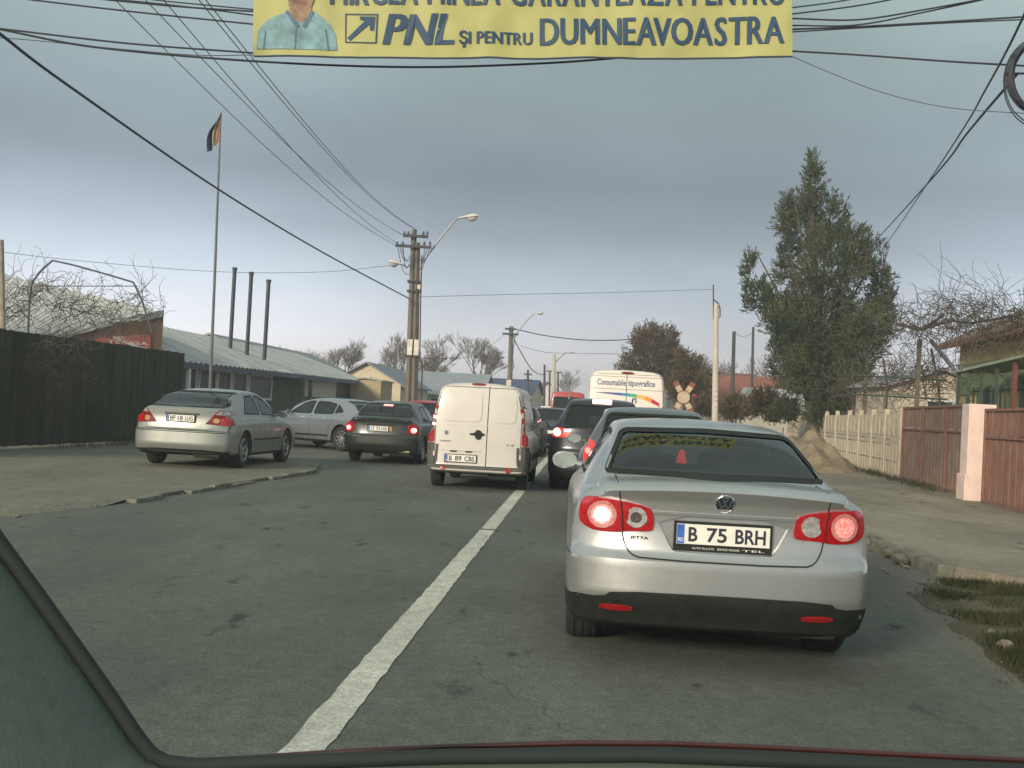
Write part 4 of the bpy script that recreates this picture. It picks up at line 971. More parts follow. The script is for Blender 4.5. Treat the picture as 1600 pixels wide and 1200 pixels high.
# green veranda
h = thing('veranda', 'green timber veranda with a sloping sheet canopy standing against the yellow house', 'veranda', (11.5, 27, .1))
a = MB(); q = [P(1486, 584, 29.3), P(1655, 545, 22.5)]; e = Vector((1.45, .3, .10))
a.prism([q[0], q[1], q[1] + e, q[0] + e], (0, 0, .06), mat('canopy_sheet', (.20, .28, .20), .6, scale=3, col2=(.30, .36, .27))); a.build('canopy', h, world=True)
for i, (px, yy, m_) in enumerate(((1492, 29.0, GRN), (1508, 28.2, GRN), (1528, 27.4, GRN), (1551, 26.4, GRN), (1579, 25.2, mat('red_oxide_steel', (.17, .06, .045), .6, var=.2)), (1612, 24.0, GRN))):
    g = P(px, 640, yy); a = MB(); top = q[0].z + (q[1].z - q[0].z) * (29.3 - yy) / 6.8; a.box((g.x + .06, yy, (top + .1) / 2), (.09 if i == 4 else .06, .09, top - .1), m_); a.build('post', h, world=True)
a = MB()
for k in range(22):
    t = k / 21; p0 = q[0].lerp(q[1], t) + Vector((.55, .15, 0)); a.box((p0.x, p0.y, 1.35), (.035, .035, 2.4), GRN)
for z in (1.0, 1.9, 2.45):
    p0 = q[0] + Vector((.55, .15, 0)); p1 = q[1] + Vector((.55, .15, 0)); a.tube([(p0.x, p0.y, z), (p1.x, p1.y, z)], .03, GRN, 4)
a.build('lattice', h, world=True)

def house(name, label, c, rz, wd, ln, hw, hr, wm, rm_, over=.3, wins=(), chim=None, cat='house', base=0.0, rib=0):
    """gable house: ridge runs along local y"""
    h = thing(name, label, cat, (c[0], c[1], base), rz)
    a = MB(); a.box((0, 0, hw / 2), (wd, ln, hw), wm)
    for s_ in (-1, 1): a.prism([(-wd / 2, s_ * (ln / 2 - .06), hw), (wd / 2, s_ * (ln / 2 - .06), hw), (0, s_ * (ln / 2 - .06), hr - .05)], (0, .1 * -s_, 0), wm)
    a.build('wall', h)
    sl = (hr - hw) / (wd / 2); x1 = wd / 2 + over; z1 = hw - sl * over; y1 = ln / 2 + over; a = MB()
    a.prism([(-x1, -y1, z1), (-x1, -y1, z1 + .09), (0, -y1, hr + .09), (x1, -y1, z1 + .09), (x1, -y1, z1), (0, -y1, hr)], (0, 2 * y1, 0), rm_)
    if rib:
        n = int(2 * y1 / rib)
        for i in range(n):
            y = -y1 + (i + .5) * rib
            for s_ in (-1, 1): a.prism([(s_ * x1, y - .04, z1 + .08), (s_ * x1, y + .04, z1 + .08), (0, y + .04, hr + .08), (0, y - .04, hr + .08)], (0, 0, .05), rm_)
    r_ = a.build('roof', h)
    if chim:
        b = MB(); b.box((chim[0], chim[1], hr + chim[2] / 2 - .3), (.6, .6, chim[2] + .6), mat('chimney_brick', (.30, .10, .06), .85, var=.25)); b.box((chim[0], chim[1], hr + chim[2]), (.72, .72, .1), MATS['chimney_brick']); b.build('chimney', r_)
    for (f, u, z, ww, hh) in wins:   # f: 'f' front(-y) or 'r' (+x) or 'l'
        a = MB(); b = MB()
        if f == 'f': a.box((u, -ln / 2 - .02, z), (ww + .16, .08, hh + .16), mat('white_frame', (.6, .6, .55), .6, var=.08)); b.box((u, -ln / 2 - .07, z), (ww, .03, hh), mat('far_pane', (.03, .04, .045), .12, var=0))
        else:
            s_ = 1 if f == 'r' else -1; a.box((s_ * (wd / 2 + .02), u, z), (.08, ww + .16, hh + .16), mat('white_frame', (.6, .6, .55), .6, var=.08)); b.box((s_ * (wd / 2 + .07), u, z), (.03, ww, hh), mat('far_pane', (.03, .04, .045), .12, var=0))
        o = a.build('window', h); b.build('pane', o)
    return h
CRM = mat('cream_wall', (.55, .47, .34), .85, scale=2, col2=(.64, .56, .42)); GRYW = mat('grey_plaster', (.30, .29, .25), .9, scale=2, col2=(.38, .36, .31))
SLATE = mat('grey_sheet_roof', (.16, .18, .20), .55, scale=2, col2=(.24, .26, .28), stretch=(.4, 3, 1)); REDT = mat('red_tile_roof', (.19, .07, .05), .85, scale=3, bump=.6, col2=(.28, .11, .08)); BRT = mat('brown_tile_roof', (.13, .07, .055), .9, scale=3, bump=.6, col2=(.19, .11, .09)); BLUR = mat('blue_roof', (.04, .06, .14), .5, var=.2); PNKR = mat('pink_red_roof', (.34, .10, .11), .7, var=.2); ZINC = mat('zinc_roof', (.26, .29, .30), .5, scale=2, col2=(.36, .39, .39), stretch=(.4, 4, 1))
h = house('yellow_house', 'yellow rendered house with mossy tiled roof behind the rusty gate', (16.0, 29.6), -5.9, 6.2, 9.4, 4.2, 5.7, YW, TILE, over=.5, base=.0, wins=[('l', 1.5, 2.0, .9, 1.3), ('l', -1.5, 2.0, .9, 1.3), ('l', -3.6, 2.0, .8, 1.2), ('f', 0, 2.0, 1.0, 1.3)])
a = MB(); a.box((-3.66, 0, 3.92), (.10, 10.2, .14), mat('rusty_gutter', (.20, .09, .05), .7, var=.4)); a.build('gutter', h)
a = MB(); a.box((-3.13, 0, 2.95), (.06, 9.3, .9), GW); a.build('wall_band', h)
house('gabled_house', 'small house with cream gable and dark roof left of the double lamp pole', (-8.7, 78), -4, 4.4, 12, 2.5, 3.75, CRM, SLATE, wins=[('f', .0, 2.7, .35, .3), ('r', -3, 1.4, .9, 1.0), ('r', 1, 1.4, .9, 1.0)])
house('hip_roof_house', 'low house with a broad grey-blue sheet roof behind the double lamp pole', (-5.2, 92), 84, 8.5, 6.5, 2.2, 3.9, GRYW, mat('bluish_roof', (.20, .23, .26), .5, scale=2, col2=(.28, .31, .34)), wins=[('l', 0, 1.4, .9, .9), ('l', -2, 1.4, .9, .9)])
house('blue_roofed_house', 'distant house with a dark blue roof directly above the small white van', (-1.6, 118), 80, 8, 8.5, 2.9, 4.3, CRM, BLUR)
house('pink_roofed_house', 'distant white walled house with a pinkish red roof between the far poles', (4.2, 150), 5, 4.6, 8, 3.2, 4.9, mat('white_wall', (.66, .64, .60), .8), PNKR, wins=[('f', -.8, 2.2, .8, 1.0), ('f', .9, 2.2, .8, 1.0)])
house('brown_roofed_house', 'house with a long dark brown tiled roof left of the concrete mast', (13.0, 76), 90, 7, 5.6, 2.9, 4.4, GRYW, BRT)
house('red_roofed_house', 'low house with an orange-red tiled roof and brick chimney right of the concrete mast', (17.2, 72), 72, 6.5, 9, 2.4, 4.1, CRM, REDT, chim=(.3, -1.5, .9))
house('zinc_roofed_shed', 'outbuilding with a pale zinc roof in front of the orange-red roof', (15.4, 63), 60, 4.4, 5, 2.1, 3.15, GRYW, ZINC, cat='shed', rib=.5)
house('grey_outbuilding', 'grey roofed outbuilding between the brown roof and the orange-red roof', (15.6, 79), 80, 5, 6, 2.9, 3.95, GRYW, ZINC, cat='shed')
house('beige_outhouse', 'beige plastered outhouse half hidden by bare vines behind the concrete fence', (15.4, 43.5), 3, 3.6, 3.6, 2.9, 3.5, mat('beige_plaster', (.44, .38, .30), .85, scale=2, col2=(.54, .47, .38)), mat('dull_zinc', (.34, .36, .38), .5, var=.15), cat='shed', base=.1, wins=[('f', 0, 1.9, .9, .9)])

# ------------------------------------------------------------------ left side
FG = mat('dark_green_boards', (.014, .022, .012), .9, scale=1.1, bump=.6, col2=(.050, .050, .030), stretch=(3, 3, .6))
g = thing('board_fence', 'tall dark green board fence along the back of the forecourt', 'fence', (-9.2, 32.2, .1))
def fl(Y): return -9.2 - .122 * (32.2 - Y)
a = MB(); y = 18.0; rr_ = random.Random(2)
while y < 32.1:
    w_ = .16; a.box((fl(y + w_ / 2) + rr_.uniform(-.01, .01), y + w_ / 2, 1.28), (.03, w_ - .012, 2.38 + rr_.uniform(-.02, .02)), FG, rot=Matrix.Rotation(R(-7 + rr_.uniform(-2, 2)), 3, 'Z')); y += w_
x = fl(32.2)
while x > -12.5: a.box((x - .08, 32.22, 1.28), (.148, .03, 2.38), FG); x -= .16
a.build('boarding', g, world=True)
a = MB()
for z in (.5, 1.4, 2.2): a.tube([(fl(18) - .05, 18, z), (fl(32.1) - .05, 32.1, z)], .035, FG, 4)
a.build('rail', g, world=True)
CORR = None
def corr_roof(a, A, B, C, D, m, n=30, amp=.035, th=.03):
    """quad A-B (low edge) D-C (high edge); ribs run from low edge to high edge"""
    A, B, C, D = map(Vector, (A, B, C, D)); nrm = (B - A).cross(D - A).normalized(); nrm = nrm if nrm.z > 0 else -nrm; K = n * 4; vs = []
    for i in range(K + 1):
        t = i / K; o = nrm * amp * math.sin(t * n * 2 * math.pi); lo = A.lerp(B, t) + o; hi = D.lerp(C, t) + o; vs += [lo, hi, lo - nrm * th, hi - nrm * th]
    fs = []
    for i in range(K):
        p = 4 * i; q = p + 4; fs += [(p, q, q + 1, p + 1), (p + 2, p + 3, q + 3, q + 2), (p, p + 2, q + 2, q), (p + 1, q + 1, q + 3, p + 3)]
    fs += [(0, 1, 3, 2), (4 * K, 4 * K + 2, 4 * K + 3, 4 * K + 1)]; a.add(vs, fs, m)
WR = mat('white_asbestos_roof', (.42, .44, .42), .7, scale=1.6, bump=.3, col2=(.62, .62, .58), stretch=(1, 1, 1)); BRK = mat('brown_wall', (.12, .07, .045), .9, scale=3, bump=.4, col2=(.17, .11, .075))
g = thing('corrugated_shed', 'shed with a pale corrugated roof and red sign rising behind the dark green fence', 'shed', (-12.5, 36, .1))
T1, T2, T3, T4 = P(256, 487, 35.5), P(100, 527, 33.5), P(-330, 560, 26), P(-200, 380, 34)
a = MB(); corr_roof(a, T2, T3, T4, T1, WR, 24, .045); a.build('roof', g, world=True)
a = MB(); b0 = P(256, 600, 35.5); b1 = P(100, 600, 33.5); a.prism([T1 - Vector((0, 0, .06)), T2 - Vector((0, 0, .06)), (T2.x, T2.y, .1), (T1.x, T1.y, .1)], (-.1, .25, 0), BRK); a.prism([T1 - Vector((0, 0, .06)), (T1.x, T1.y, .1), (T1.x * 1.17, T1.y * 1.16, .1), (T1.x * 1.17, T1.y * 1.16, T1.z - .3)], (-.15, 0, 0), BRK); a.build('wall', g, world=True)
a = MB(); a.prism([T1 + Vector((.02, -.05, .05)), T2 + Vector((-.5, -.05, .05 )), T2 + Vector((-.5, -.05, -.12)), T1 + Vector((.02, -.05, -.16))], (0, -.04, 0), mat('grey_verge', (.20, .23, .24), .7, var=.2)); a.build('verge_board', g, world=True)
sg = lambda px, py, off=0: P(px, py, 34.75 - off + (px - 195) * .0128)
a = MB(); poly = [sg(150, 528), sg(236, 523), sg(236, 552), sg(150, 552)]; a.prism(poly, (0, -.06, 0), mat('faded_red_sign', (.30, .07, .06), .7, scale=3, col2=(.38, .13, .11))); o = a.build('sign', g, world=True)
b = MB(); SW_ = mat('sign_white', (.50, .42, .36), .7, var=.2, scale=9); text(b, 'BAR', lambda u, v: sg(176 + u * 20, 529.5 - v * 5 + u * 1, .3), SW_, bold=.03); text(b, 'TERASA', lambda u, v: sg(168 + u * 64, 536 - v * 5.5 + u * 4, .3), SW_, bold=.03); b.build('sign_lettering', o, world=True)
g = thing('pipe_frame', 'thin bent pipe frame arching over the pale corrugated roof', 'frame', P(82, 520, 30))
a = MB(); pt = lambda *q: [P(x, y, 30.5) for x, y in q]
a.tube(pt((44, 520), (46, 470), (50, 442), (62, 425), (82, 407), (110, 413), (140, 421), (175, 431), (208, 441), (214, 452), (222, 470), (238, 520)), .028, mat('pipe_steel', (.10, .11, .13), .6, .4), 6)
a.build('pipe', g, world=True); a = MB(); a.tube(pt((60, 447), (120, 447), (215, 447)), .012, MATS['pipe_steel'], 4); a.build('tie_rod', g, world=True)
a = MB(); a.tube([P(1, 375, 27), P(6, 600, 27)], .07, mat('weathered_pole', (.28, .25, .2), .9, var=.2), 10); tag(a.build('wooden_pole'), 'weathered wooden pole at the left edge beside the corrugated shed', 'pole')

# workshop building
def ex(Y): return -10.3 + .0685 * (Y - 36)
g = thing('workshop', 'long low workshop with ribbed pale sheet roof and white framed windows along the forecourt', 'building', (ex(36), 36, .1))
SHEET = mat('pale_sheet_roof', (.24, .27, .28), .6, scale=1.6, bump=.2, col2=(.52, .53, .50), stretch=(.35, 2.2, 1))
eH = lambda Y: 2.35 + .005 * (Y - 36)
a = MB(); corr_roof(a, (ex(34.5), 34.5, eH(34.5)), (ex(66), 66, eH(66)), (ex(66) - 4.0, 66, 3.85), (ex(34.5) - 4.3, 34.5, 3.9), SHEET, 62, .03); a.build('roof', g, world=True)
a = MB(); a.prism([(ex(34.5) - .02, 34.5, eH(34.5) - .2), (ex(66) - .02, 66, eH(66) - .2), (ex(66) - .02, 66, eH(66) - .04), (ex(34.5) - .02, 34.5, eH(34.5) - .04)], (-.05, 0, 0), mat('blue_fascia', (.05, .07, .11), .6, var=.2)); a.build('fascia', g, world=True)
a = MB(); W0 = .75; DW = mat('dark_workshop_wall', (.06, .075, .05), .85, scale=2, col2=(.11, .12, .08))
a.prism([(ex(36) - W0, 36, .1), (ex(65) - W0, 65, .1), (ex(65) - W0, 65, 2.6), (ex(36) - W0, 36, 2.5)], (-.2, 0, 0), DW); a.prism([(ex(36) - W0, 36, .1), (ex(36) - W0, 36, 2.5), (ex(36) - 4.2, 36.0, 3.75), (ex(36) - 8, 36, 2.5), (ex(36) - 8, 36, .1)], (0, .2, 0), DW); a.build('wall', g, world=True)
WF = mat('white_window_frame', (.75, .75, .68), .6, var=.1)
for y0, y1 in ((37.7, 39.3), (39.6, 41.4), (41.6, 43.1), (43.3, 45.1), (45.4, 48.6)):
    a = MB(); z0, z1 = 1.25, 2.2; X = lambda Y: ex(Y) - W0
    for yy in (y0, y1): a.box((X(yy) + .04, yy, (z0 + z1) / 2), (.09, .11, z1 - z0 + .1), WF)
    for zz in (z0, z1): a.prism([(X(y0) + .08, y0, zz - .04), (X(y1) + .08, y1, zz - .04), (X(y1) + .08, y1, zz + .04), (X(y0) + .08, y0, zz + .04)], (-.08, 0, 0), WF)
    o = a.build('window', g, world=True); b = MB(); b.prism([(X(y0) + .03, y0 + .05, z0), (X(y1) + .03, y1 - .05, z0), (X(y1) + .03, y1 - .05, z1), (X(y0) + .03, y0 + .05, z1)], (-.02, 0, 0), mat('workshop_pane', (.03, .05, .06), .35, var=.3, scale=.8, spec=.15)); b.build('pane', o, world=True)
for yy in (36.9, 51.6, 53.0):
    a = MB(); a.box((ex(yy) - .12, yy, 1.22), (.16 if yy > 40 else .1, .16, 2.3), mat('porch_post', (.12, .14, .09), .8, var=.2) if yy > 40 else WF); a.build('post', g, world=True)
a = MB(); a.prism([(ex(54) - .6, 54, 1.45), (ex(60.6) - .6, 60.6, 1.45), (ex(60.6) - .6, 60.6, 2.45), (ex(54) - .6, 54, 2.4)], (-.1, 0, 0), mat('pale_board', (.52, .50, .40), .7, var=.08)); a.build('shutter', g, world=True)
a = MB(); a.prism([(ex(54) - .6, 54, .1), (ex(60.6) - .6, 60.6, .1), (ex(60.6) - .6, 60.6, 1.1), (ex(54) - .6, 54, 1.1)], (-.1, 0, 0), MATS['pale_board']); a.build('lower_board', g, world=True)
for i, (px, top) in enumerate(((367, 418), (393, 425), (420, 437))):
    t_ = P(px, top, 48.5); g2 = thing('stove_pipe', ('tall dark flue pipe above the workshop roof, nearest the flagpole', 'tall dark flue pipe above the workshop roof, middle of three', 'shortest dark flue pipe above the workshop roof, farthest from the flagpole')[i], 'flue', (t_.x, t_.y, 3.3), 0, 'three flue pipes on the workshop roof')
    a = MB(); a.tube([(0, 0, -.4), (0, 0, (t_.z - 3.3) * .55), (0, 0, t_.z - 3.42)], .085, mat('flue_steel', (.035, .04, .05), .5, .3, var=.3), 12); a.build('flue', g2)
    a = MB(); a.tube([(0, 0, t_.z - 3.42), (0, 0, t_.z - 3.3)], .11, MATS['flue_steel'], 12); a.build('cap', g2)
house('beige_kiosk', 'flat beige kiosk at the far end of the workshop', (-7.95, 65.5), -3, 1.7, 4, 2.5, 2.62, mat('beige_board', (.38, .31, .19), .8, var=.1), GRYW, cat='kiosk', over=.1)
house('far_workshop_annex', 'low grey roofed annex behind the workshop roof', (-14.6, 68), -4, 5, 20, 3.3, 4.3, GRYW, SLATE, cat='building')
# flagpole
b0 = P(327, 660, 26); t0 = P(345, 176, 26)
g = thing('flagpole', 'tall thin flagpole leaning slightly on the forecourt behind the dusty silver car', 'flagpole', (b0.x, 26, .1))
a = MB(); a.tube([(b0.x, 26, .1), b0.lerp(t0, .5), t0], [.04, .032, .02], mat('pole_steel', (.14, .15, .14), .5, .4), 8); a.build('pole', g, world=True)
a = MB(); cols3 = [mat('flag_red', (.26, .07, .07), .8), mat('flag_yellow', (.34, .31, .16), .8), mat('flag_blue', (.06, .08, .17), .8)]
rows_ = []; n = 12
for i in range(n + 1):
    v = i / n; top = P(346.5 - v * 1.5, 176 + v * 42, 26); w_ = (21 * math.sin(min(1, v * 1.2) * 1.6) + 1) ; left = P(346.5 - w_, 180 + v * 54 + (6 if v > .8 else 0), 26)
    rows_.append([top.lerp(left, k / 9) + Vector((0, .10 * math.sin(k * 1.7 + v * 3) * (k / 9), 0)) for k in range(10)])
for k in range(9):
    vs = []
    for r_ in rows_: vs += [r_[k], r_[k + 1]]
    a.add(vs, [(2 * i, 2 * i + 1, 2 * i + 3, 2 * i + 2) for i in range(n)], cols3[k // 3])
tag(a.build('flag', smooth=80), 'limp dark tricolour flag hanging at the top of the leaning flagpole', 'flag')
# ------------------------------------------------------------------ foliage
def leaf_crown(name, root, lobes, Y, m, n, size, seed, squash=1.0, gap=-.18, ysp=1.0):
    rg = random.Random(seed); s_ = F / Y; vs = []; fs = []
    tot = sum(l[2] * l[3] for l in lobes)
    for (px, py, rx, ry) in lobes:
        k = int(n * rx * ry / tot); c = P(px, py, Y); ax, az = rx / s_, ry / s_
        yo = rg.uniform(-.5, .5) * ysp
        for _ in range(int(k)):
            while True:
                u, v, w_ = rg.uniform(-1, 1), rg.uniform(-1, 1), rg.uniform(-1, 1); q = u * u + v * v + w_ * w_
                if q < 1: break
            q = max(q, .05) ** .5; f = rg.uniform(.45, 1.06) if rg.random() < .8 else q; f /= q
            p = c + Vector((u * f * ax, yo + v * f * ax * .9, w_ * f * az))
            if mnoise.noise(p * 1.15) < gap or mnoise.noise(p * 3.1 + Vector((9, 0, 0))) < -.22: continue
            out_ = Vector((u, v * .9, w_ + .35)); out_.normalize()
            ax_ = (out_ + Vector((rg.gauss(0, .35), rg.gauss(0, .35), rg.gauss(.35, .3)))).normalized(); AL = size * rg.uniform(2.2, 4.2)
            for j in range(12):
                t_ = j / 11; d = (ax_ + Vector((rg.gauss(0, .5), rg.gauss(0, .5), rg.gauss(.05, .4)))).normalized(); o = p + ax_ * AL * (t_ - .4) + Vector((rg.gauss(0, 1), rg.gauss(0, 1), rg.gauss(0, 1))) * size * .55 * (1.1 - t_)
                l = size * rg.uniform(.6, 1.3); sd = d.cross(Vector((rg.gauss(0, 1), rg.gauss(0, 1), rg.gauss(0, 1)))).normalized() * l * .22; a0 = len(vs)
                vs += [o - sd * .6, o + sd * .6, o + d * l + sd * .5, o + d * l * 1.25, o + d * l - sd * .5]; fs.append((a0, a0 + 1, a0 + 2, a0 + 3, a0 + 4))
    a = MB(); a.add(vs, fs, m); return a.build(name, root, world=True)
def leafmat(name, c1, c2):
    m = mat(name, c1, .75, scale=.9, col2=c2, detail=8, spec=.25); return m
TL = leafmat('thuja_leaf', (.022, .040, .016), (.085, .095, .035)); BL = leafmat('autumn_leaf', (.045, .042, .022), (.13, .088, .045))
BARK = mat('bark', (.06, .048, .036), .9, scale=5, bump=.6, col2=(.11, .088, .068))
b = P(1292, 650, 47); g = thing('conifer_tree', 'big ragged dark green conifer with several spires standing behind the pale concrete fence', 'tree', (b.x, 47, 0))
lob = [(1265, 285, 17, 45), (1262, 350, 38, 60), (1240, 330, 20, 40), (1300, 345, 26, 45), (1232, 420, 22, 50), (1290, 420, 58, 70), (1348, 385, 26, 48), (1368, 430, 26, 55), (1183, 418, 13, 36), (1190, 462, 24, 36), (1230, 485, 46, 46), (1290, 500, 78, 70), (1380, 490, 26, 36), (1406, 462, 10, 26), (1250, 560, 48, 58), (1310, 570, 58, 58), (1290, 615, 46, 46), (1240, 585, 34, 30), (1330, 590, 36, 34), (1205, 512, 26, 32), (1404, 508, 11, 22), (1355, 540, 32, 36), (1285, 640, 26, 26)]
leaf_crown('crown', g, [(x_, y_, a_ * .90, b_ * .95) for x_, y_, a_, b_ in lob], 47, TL, 9800, .125, 4, gap=-.30, ysp=2.5)
leaf_crown('lower_crown', g, [(1292, 600, 50, 46), (1268, 560, 46, 42), (1330, 560, 40, 40), (1288, 640, 32, 24), (1250, 520, 40, 36), (1350, 510, 36, 36)], 46.0, TL, 2600, .125, 77, gap=-.42, ysp=.4)
a = MB(); B0 = Vector((b.x, 47, 0)); TP = P(1266, 262, 47)
a.tube([B0, B0.lerp(TP, .3) + Vector((.1, 0, 0)), B0.lerp(TP, .6), TP], [.28, .2, .12, .02], BARK, 9); tk = a.build('trunk', g, world=True)
rg = random.Random(6); a = MB()
for (px, py, rx, ry) in lob:
    e = P(px, py - ry * .6, 47 + rg.uniform(-1, 1)); t = max(.08, min(.85, (e.z - 3.0) / 11)); s0 = B0.lerp(TP, t * .75)
    a.tube([s0, s0.lerp(e, .5) + Vector((0, 0, -.25)), e], [.09, .06, .02], BARK, 6)
a.build('branch', tk, world=True)
b = P(1022, 600, 70); g = thing('round_tree', 'round brownish green tree above the big white delivery van', 'tree', (b.x, 70, 0))
lb = [(1020, 540, 30, 34), (1002, 562, 28, 32), (1044, 562, 24, 34), (980, 582, 17, 24), (1022, 510, 4, 10), (1040, 585, 40, 26), (1000, 530, 14, 18), (1046, 530, 12, 18)]
leaf_crown('crown', g, lb, 70, BL, 2100, .15, 9, gap=-.3, ysp=1.5)
a = MB(); B0 = Vector((b.x, 70, 0)); a.tube([B0, P(1024, 600, 70), P(1022, 530, 70)], [.22, .16, .05], BARK, 8)
for l in lb: a.tube([P(1024, 610, 70), P((l[0] + 1024) / 2, (l[1] + 600) / 2, 70), P(l[0], l[1], 70)], [.08, .06, .03], BARK, 5)
a.build('trunk', g, world=True)
b = P(1085, 600, 66); g = thing('small_evergreen', 'small dark evergreen tree right of the round brownish tree', 'tree', (b.x, 66, 0))
leaf_crown('crown', g, [(1080, 580, 20, 20), (1072, 606, 26, 22), (1098, 600, 18, 18), (1066, 560, 9, 9)], 66, BL, 900, .17, 12, gap=-.4)
a = MB(); a.tube([(b.x, 66, 0), P(1082, 590, 66)], [.1, .04], BARK, 6); a.build('trunk', g, world=True)
for i, (px, py, rx, ry, Y, lab) in enumerate(((1150, 634, 20, 16, 52, 'low brownish shrub right of the concrete mast foot'), (1188, 628, 22, 20, 50, 'brown leafy shrub between the two thin dark poles and the conifer'), (1222, 640, 18, 14, 49, 'dull green shrub at the far end of the concrete fence'), (1100, 634, 18, 12, 56, 'dark shrub left of the concrete mast foot'))):
    b = P(px, 640, Y); g = thing('shrub', lab, 'shrub', (b.x, Y, 0)); leaf_crown('foliage', g, [(px, py, rx, ry), (px + rx * .5, py + 6, rx * .7, ry * .8), (px - rx * .5, py + 8, rx * .6, ry * .7)], Y, BL if i != 2 else TL, 420, .13, 30 + i, gap=-.6)
    a = MB(); a.tube([(b.x, Y, 0), (b.x + .1, Y, 1.2)], [.05, .02], BARK, 5); a.build('stem', g, world=True)
TWIG = mat('twig', (.075, .062, .048), .9, var=.25, scale=2); FTW = mat('hazed_twig', (.17, .15, .14), .9, var=.2, scale=2)  # skyline trees get a paler twig copy, distance haze put into its colour
def bare_tree(label, px, Y, h, seed, lev=5, rmin=.016, spread=.5, name='bare_tree'):
    b = P(px, 640, Y); g = thing(name, label, 'tree', (b.x, Y, 0), 0, 'bare winter trees on the skyline'); rg = random.Random(seed); tr_ = MB(); cr_ = MB()
    def grow(p, d, l, r, k):
        q = p + d * l * .5 + Vector((rg.gauss(0, .04), rg.gauss(0, .04), 0)) * l; e = q + (d + Vector((rg.gauss(0, .12), rg.gauss(0, .12), .06))).normalized() * l * .5
        (tr_ if k >= lev - 1 else cr_).tube([p, q, e], [max(r, rmin), max(r * .85, rmin), max(r * .66, rmin * .8)], BARK if k >= lev - 1 else FTW, 5 if k > 2 else 3, caps=False)
        if k <= 0: return
        for _ in range(rg.choice((3, 3, 4)) if k > 1 else 3):
            t = rg.uniform(.45, 1); s_ = p.lerp(e, t); nd = (d + Vector((rg.gauss(0, spread), rg.gauss(0, spread), rg.uniform(-.05, .35)))).normalized(); grow(s_, nd, l * rg.uniform(.62, .8), r * .55, k - 1)
    grow(Vector((0, 0, 0)), Vector((0, 0, 1)), h * .36, h * .022, lev)
    tr_.build('trunk', g); cr_.build('crown', g)
for i, (lab, px, Y, h) in enumerate((('bare tree above the ridge of the long workshop', 530, 112, 7.2), ('low bare tree directly left of the double lamp pole', 620, 105, 6.6), ('bare tree just right of the double lamp pole', 672, 104, 6.8), ('round headed bare tree above the small white van', 738, 104, 7.2), ('bare tree between the round brownish tree and the concrete mast', 1100, 95, 7.2), ('bare tree right of the concrete mast behind the thin dark poles', 1145, 92, 6.6), ('bare tree above the red brick chimney', 1205, 92, 7.0), ('small bare tree above the workshop roof near the flue pipes', 460, 115, 6.8), ('faint bare tree far down the street beside the white delivery van', 890, 190, 8.0))):
    bare_tree(lab, px, Y, h * 1.1, 40 + i, lev=6 if i in (0, 1, 2, 3, 4) else 5, spread=.42, rmin=.014 if Y < 150 else .02)
# vines
def tangle(name, label, pts, n, seed, rad=.012, ln=1.6, cat='vine', curl=.5, trunk=()):
    g = thing(name, label, cat, pts[0]); rg = random.Random(seed); a = MB()
    for _ in range(n):
        i = rg.randrange(len(pts) - 1); p = Vector(pts[i]).lerp(Vector(pts[i + 1]), rg.random()) + Vector((rg.gauss(0, .25), rg.gauss(0, .3), rg.gauss(0, .28)))
        d = Vector((rg.gauss(0, 1), rg.gauss(0, .6), rg.gauss(.2, .8))).normalized(); q = [p]; L = ln * rg.uniform(.4, 1.2)
        for k in range(7): d = (d + Vector((rg.gauss(0, curl), rg.gauss(0, curl * .6), rg.gauss(-.04, curl)))).normalized(); p = p + d * L / 7; q.append(p)
        a.tube(q, [rad * (1 - .09 * k) for k in range(8)], TWIG, 3, caps=False)
    a.build('twigs', g, world=True)
    if trunk:
        a = MB()
        for t in trunk: a.tube([Vector(x) for x in t], .035, BARK, 6)
        a.build('trunk', g, world=True)
    return g
tangle('grape_vine', 'tangle of bare vines climbing between the concrete fence and the beige outhouse', [P(1310, 610, 42), P(1350, 600, 38), P(1400, 590, 34.5), (P(1440, 590, 32.5)), P(1478, 600, 31.5)], 330, 1, .011, 1.7, trunk=[[P(1384, 650, 34), P(1386, 600, 34), P(1380, 560, 34)], [P(1470, 645, 31.5), P(1466, 600, 31.5), P(1455, 545, 31.5)], [P(1330, 650, 41.5), P(1334, 600, 41.5), P(1330, 575, 41.5)]])
tangle('roof_vine', 'dark mat of bare vines spread over the pergola before the yellow house roof', [P(1400, 508, 31), P(1440, 505, 30), P(1470, 492, 30), P(1510, 505, 29), P(1550, 500, 28), P(1610, 500, 27), P(1560, 520, 28), P(1500, 530, 29), P(1450, 530, 30)], 330, 2, .012, 1.5, trunk=[[P(1405, 508, 31), P(1440, 515, 30), P(1475, 492, 30)], [P(1475, 500, 30), P(1520, 505, 29), P(1600, 490, 27)]])
tangle('upper_vine', 'thin arching vine shoots against the sky above the pergola', [P(1470, 480, 30), P(1500, 478, 29.5), P(1560, 480, 28)], 60, 3, .008, 1.5, curl=.3)
tangle('shed_vine', 'dry creeper tangled over the pale corrugated roof behind the dark fence', [P(-20, 480, 29), P(60, 470, 29), P(120, 490, 30), P(180, 500, 31), P(235, 480, 32)], 300, 4, .010, 1.3)
tangle('fence_creeper', 'dry brown creeper climbing the left end of the dark green fence', [Vector((-9.7, 24, 1.0)), Vector((-9.6, 25, 2.2)), Vector((-9.7, 23, 1.6)), Vector((-9.3, 27, .6))], 240, 15, .009, .8, curl=.6)
tangle('frame_creeper', 'sparse dry creeper hanging from the bent pipe frame', [P(50, 440, 30.4), P(130, 445, 30.4), P(215, 450, 30.4)], 26, 5, .008, .7)
g = thing('pergola', 'weathered pergola frame carrying bare vines behind the concrete fence', 'pergola', P(1437, 640, 31.5))
a = MB(); PW_ = mat('old_timber', (.13, .12, .085), .9, var=.3, scale=3)
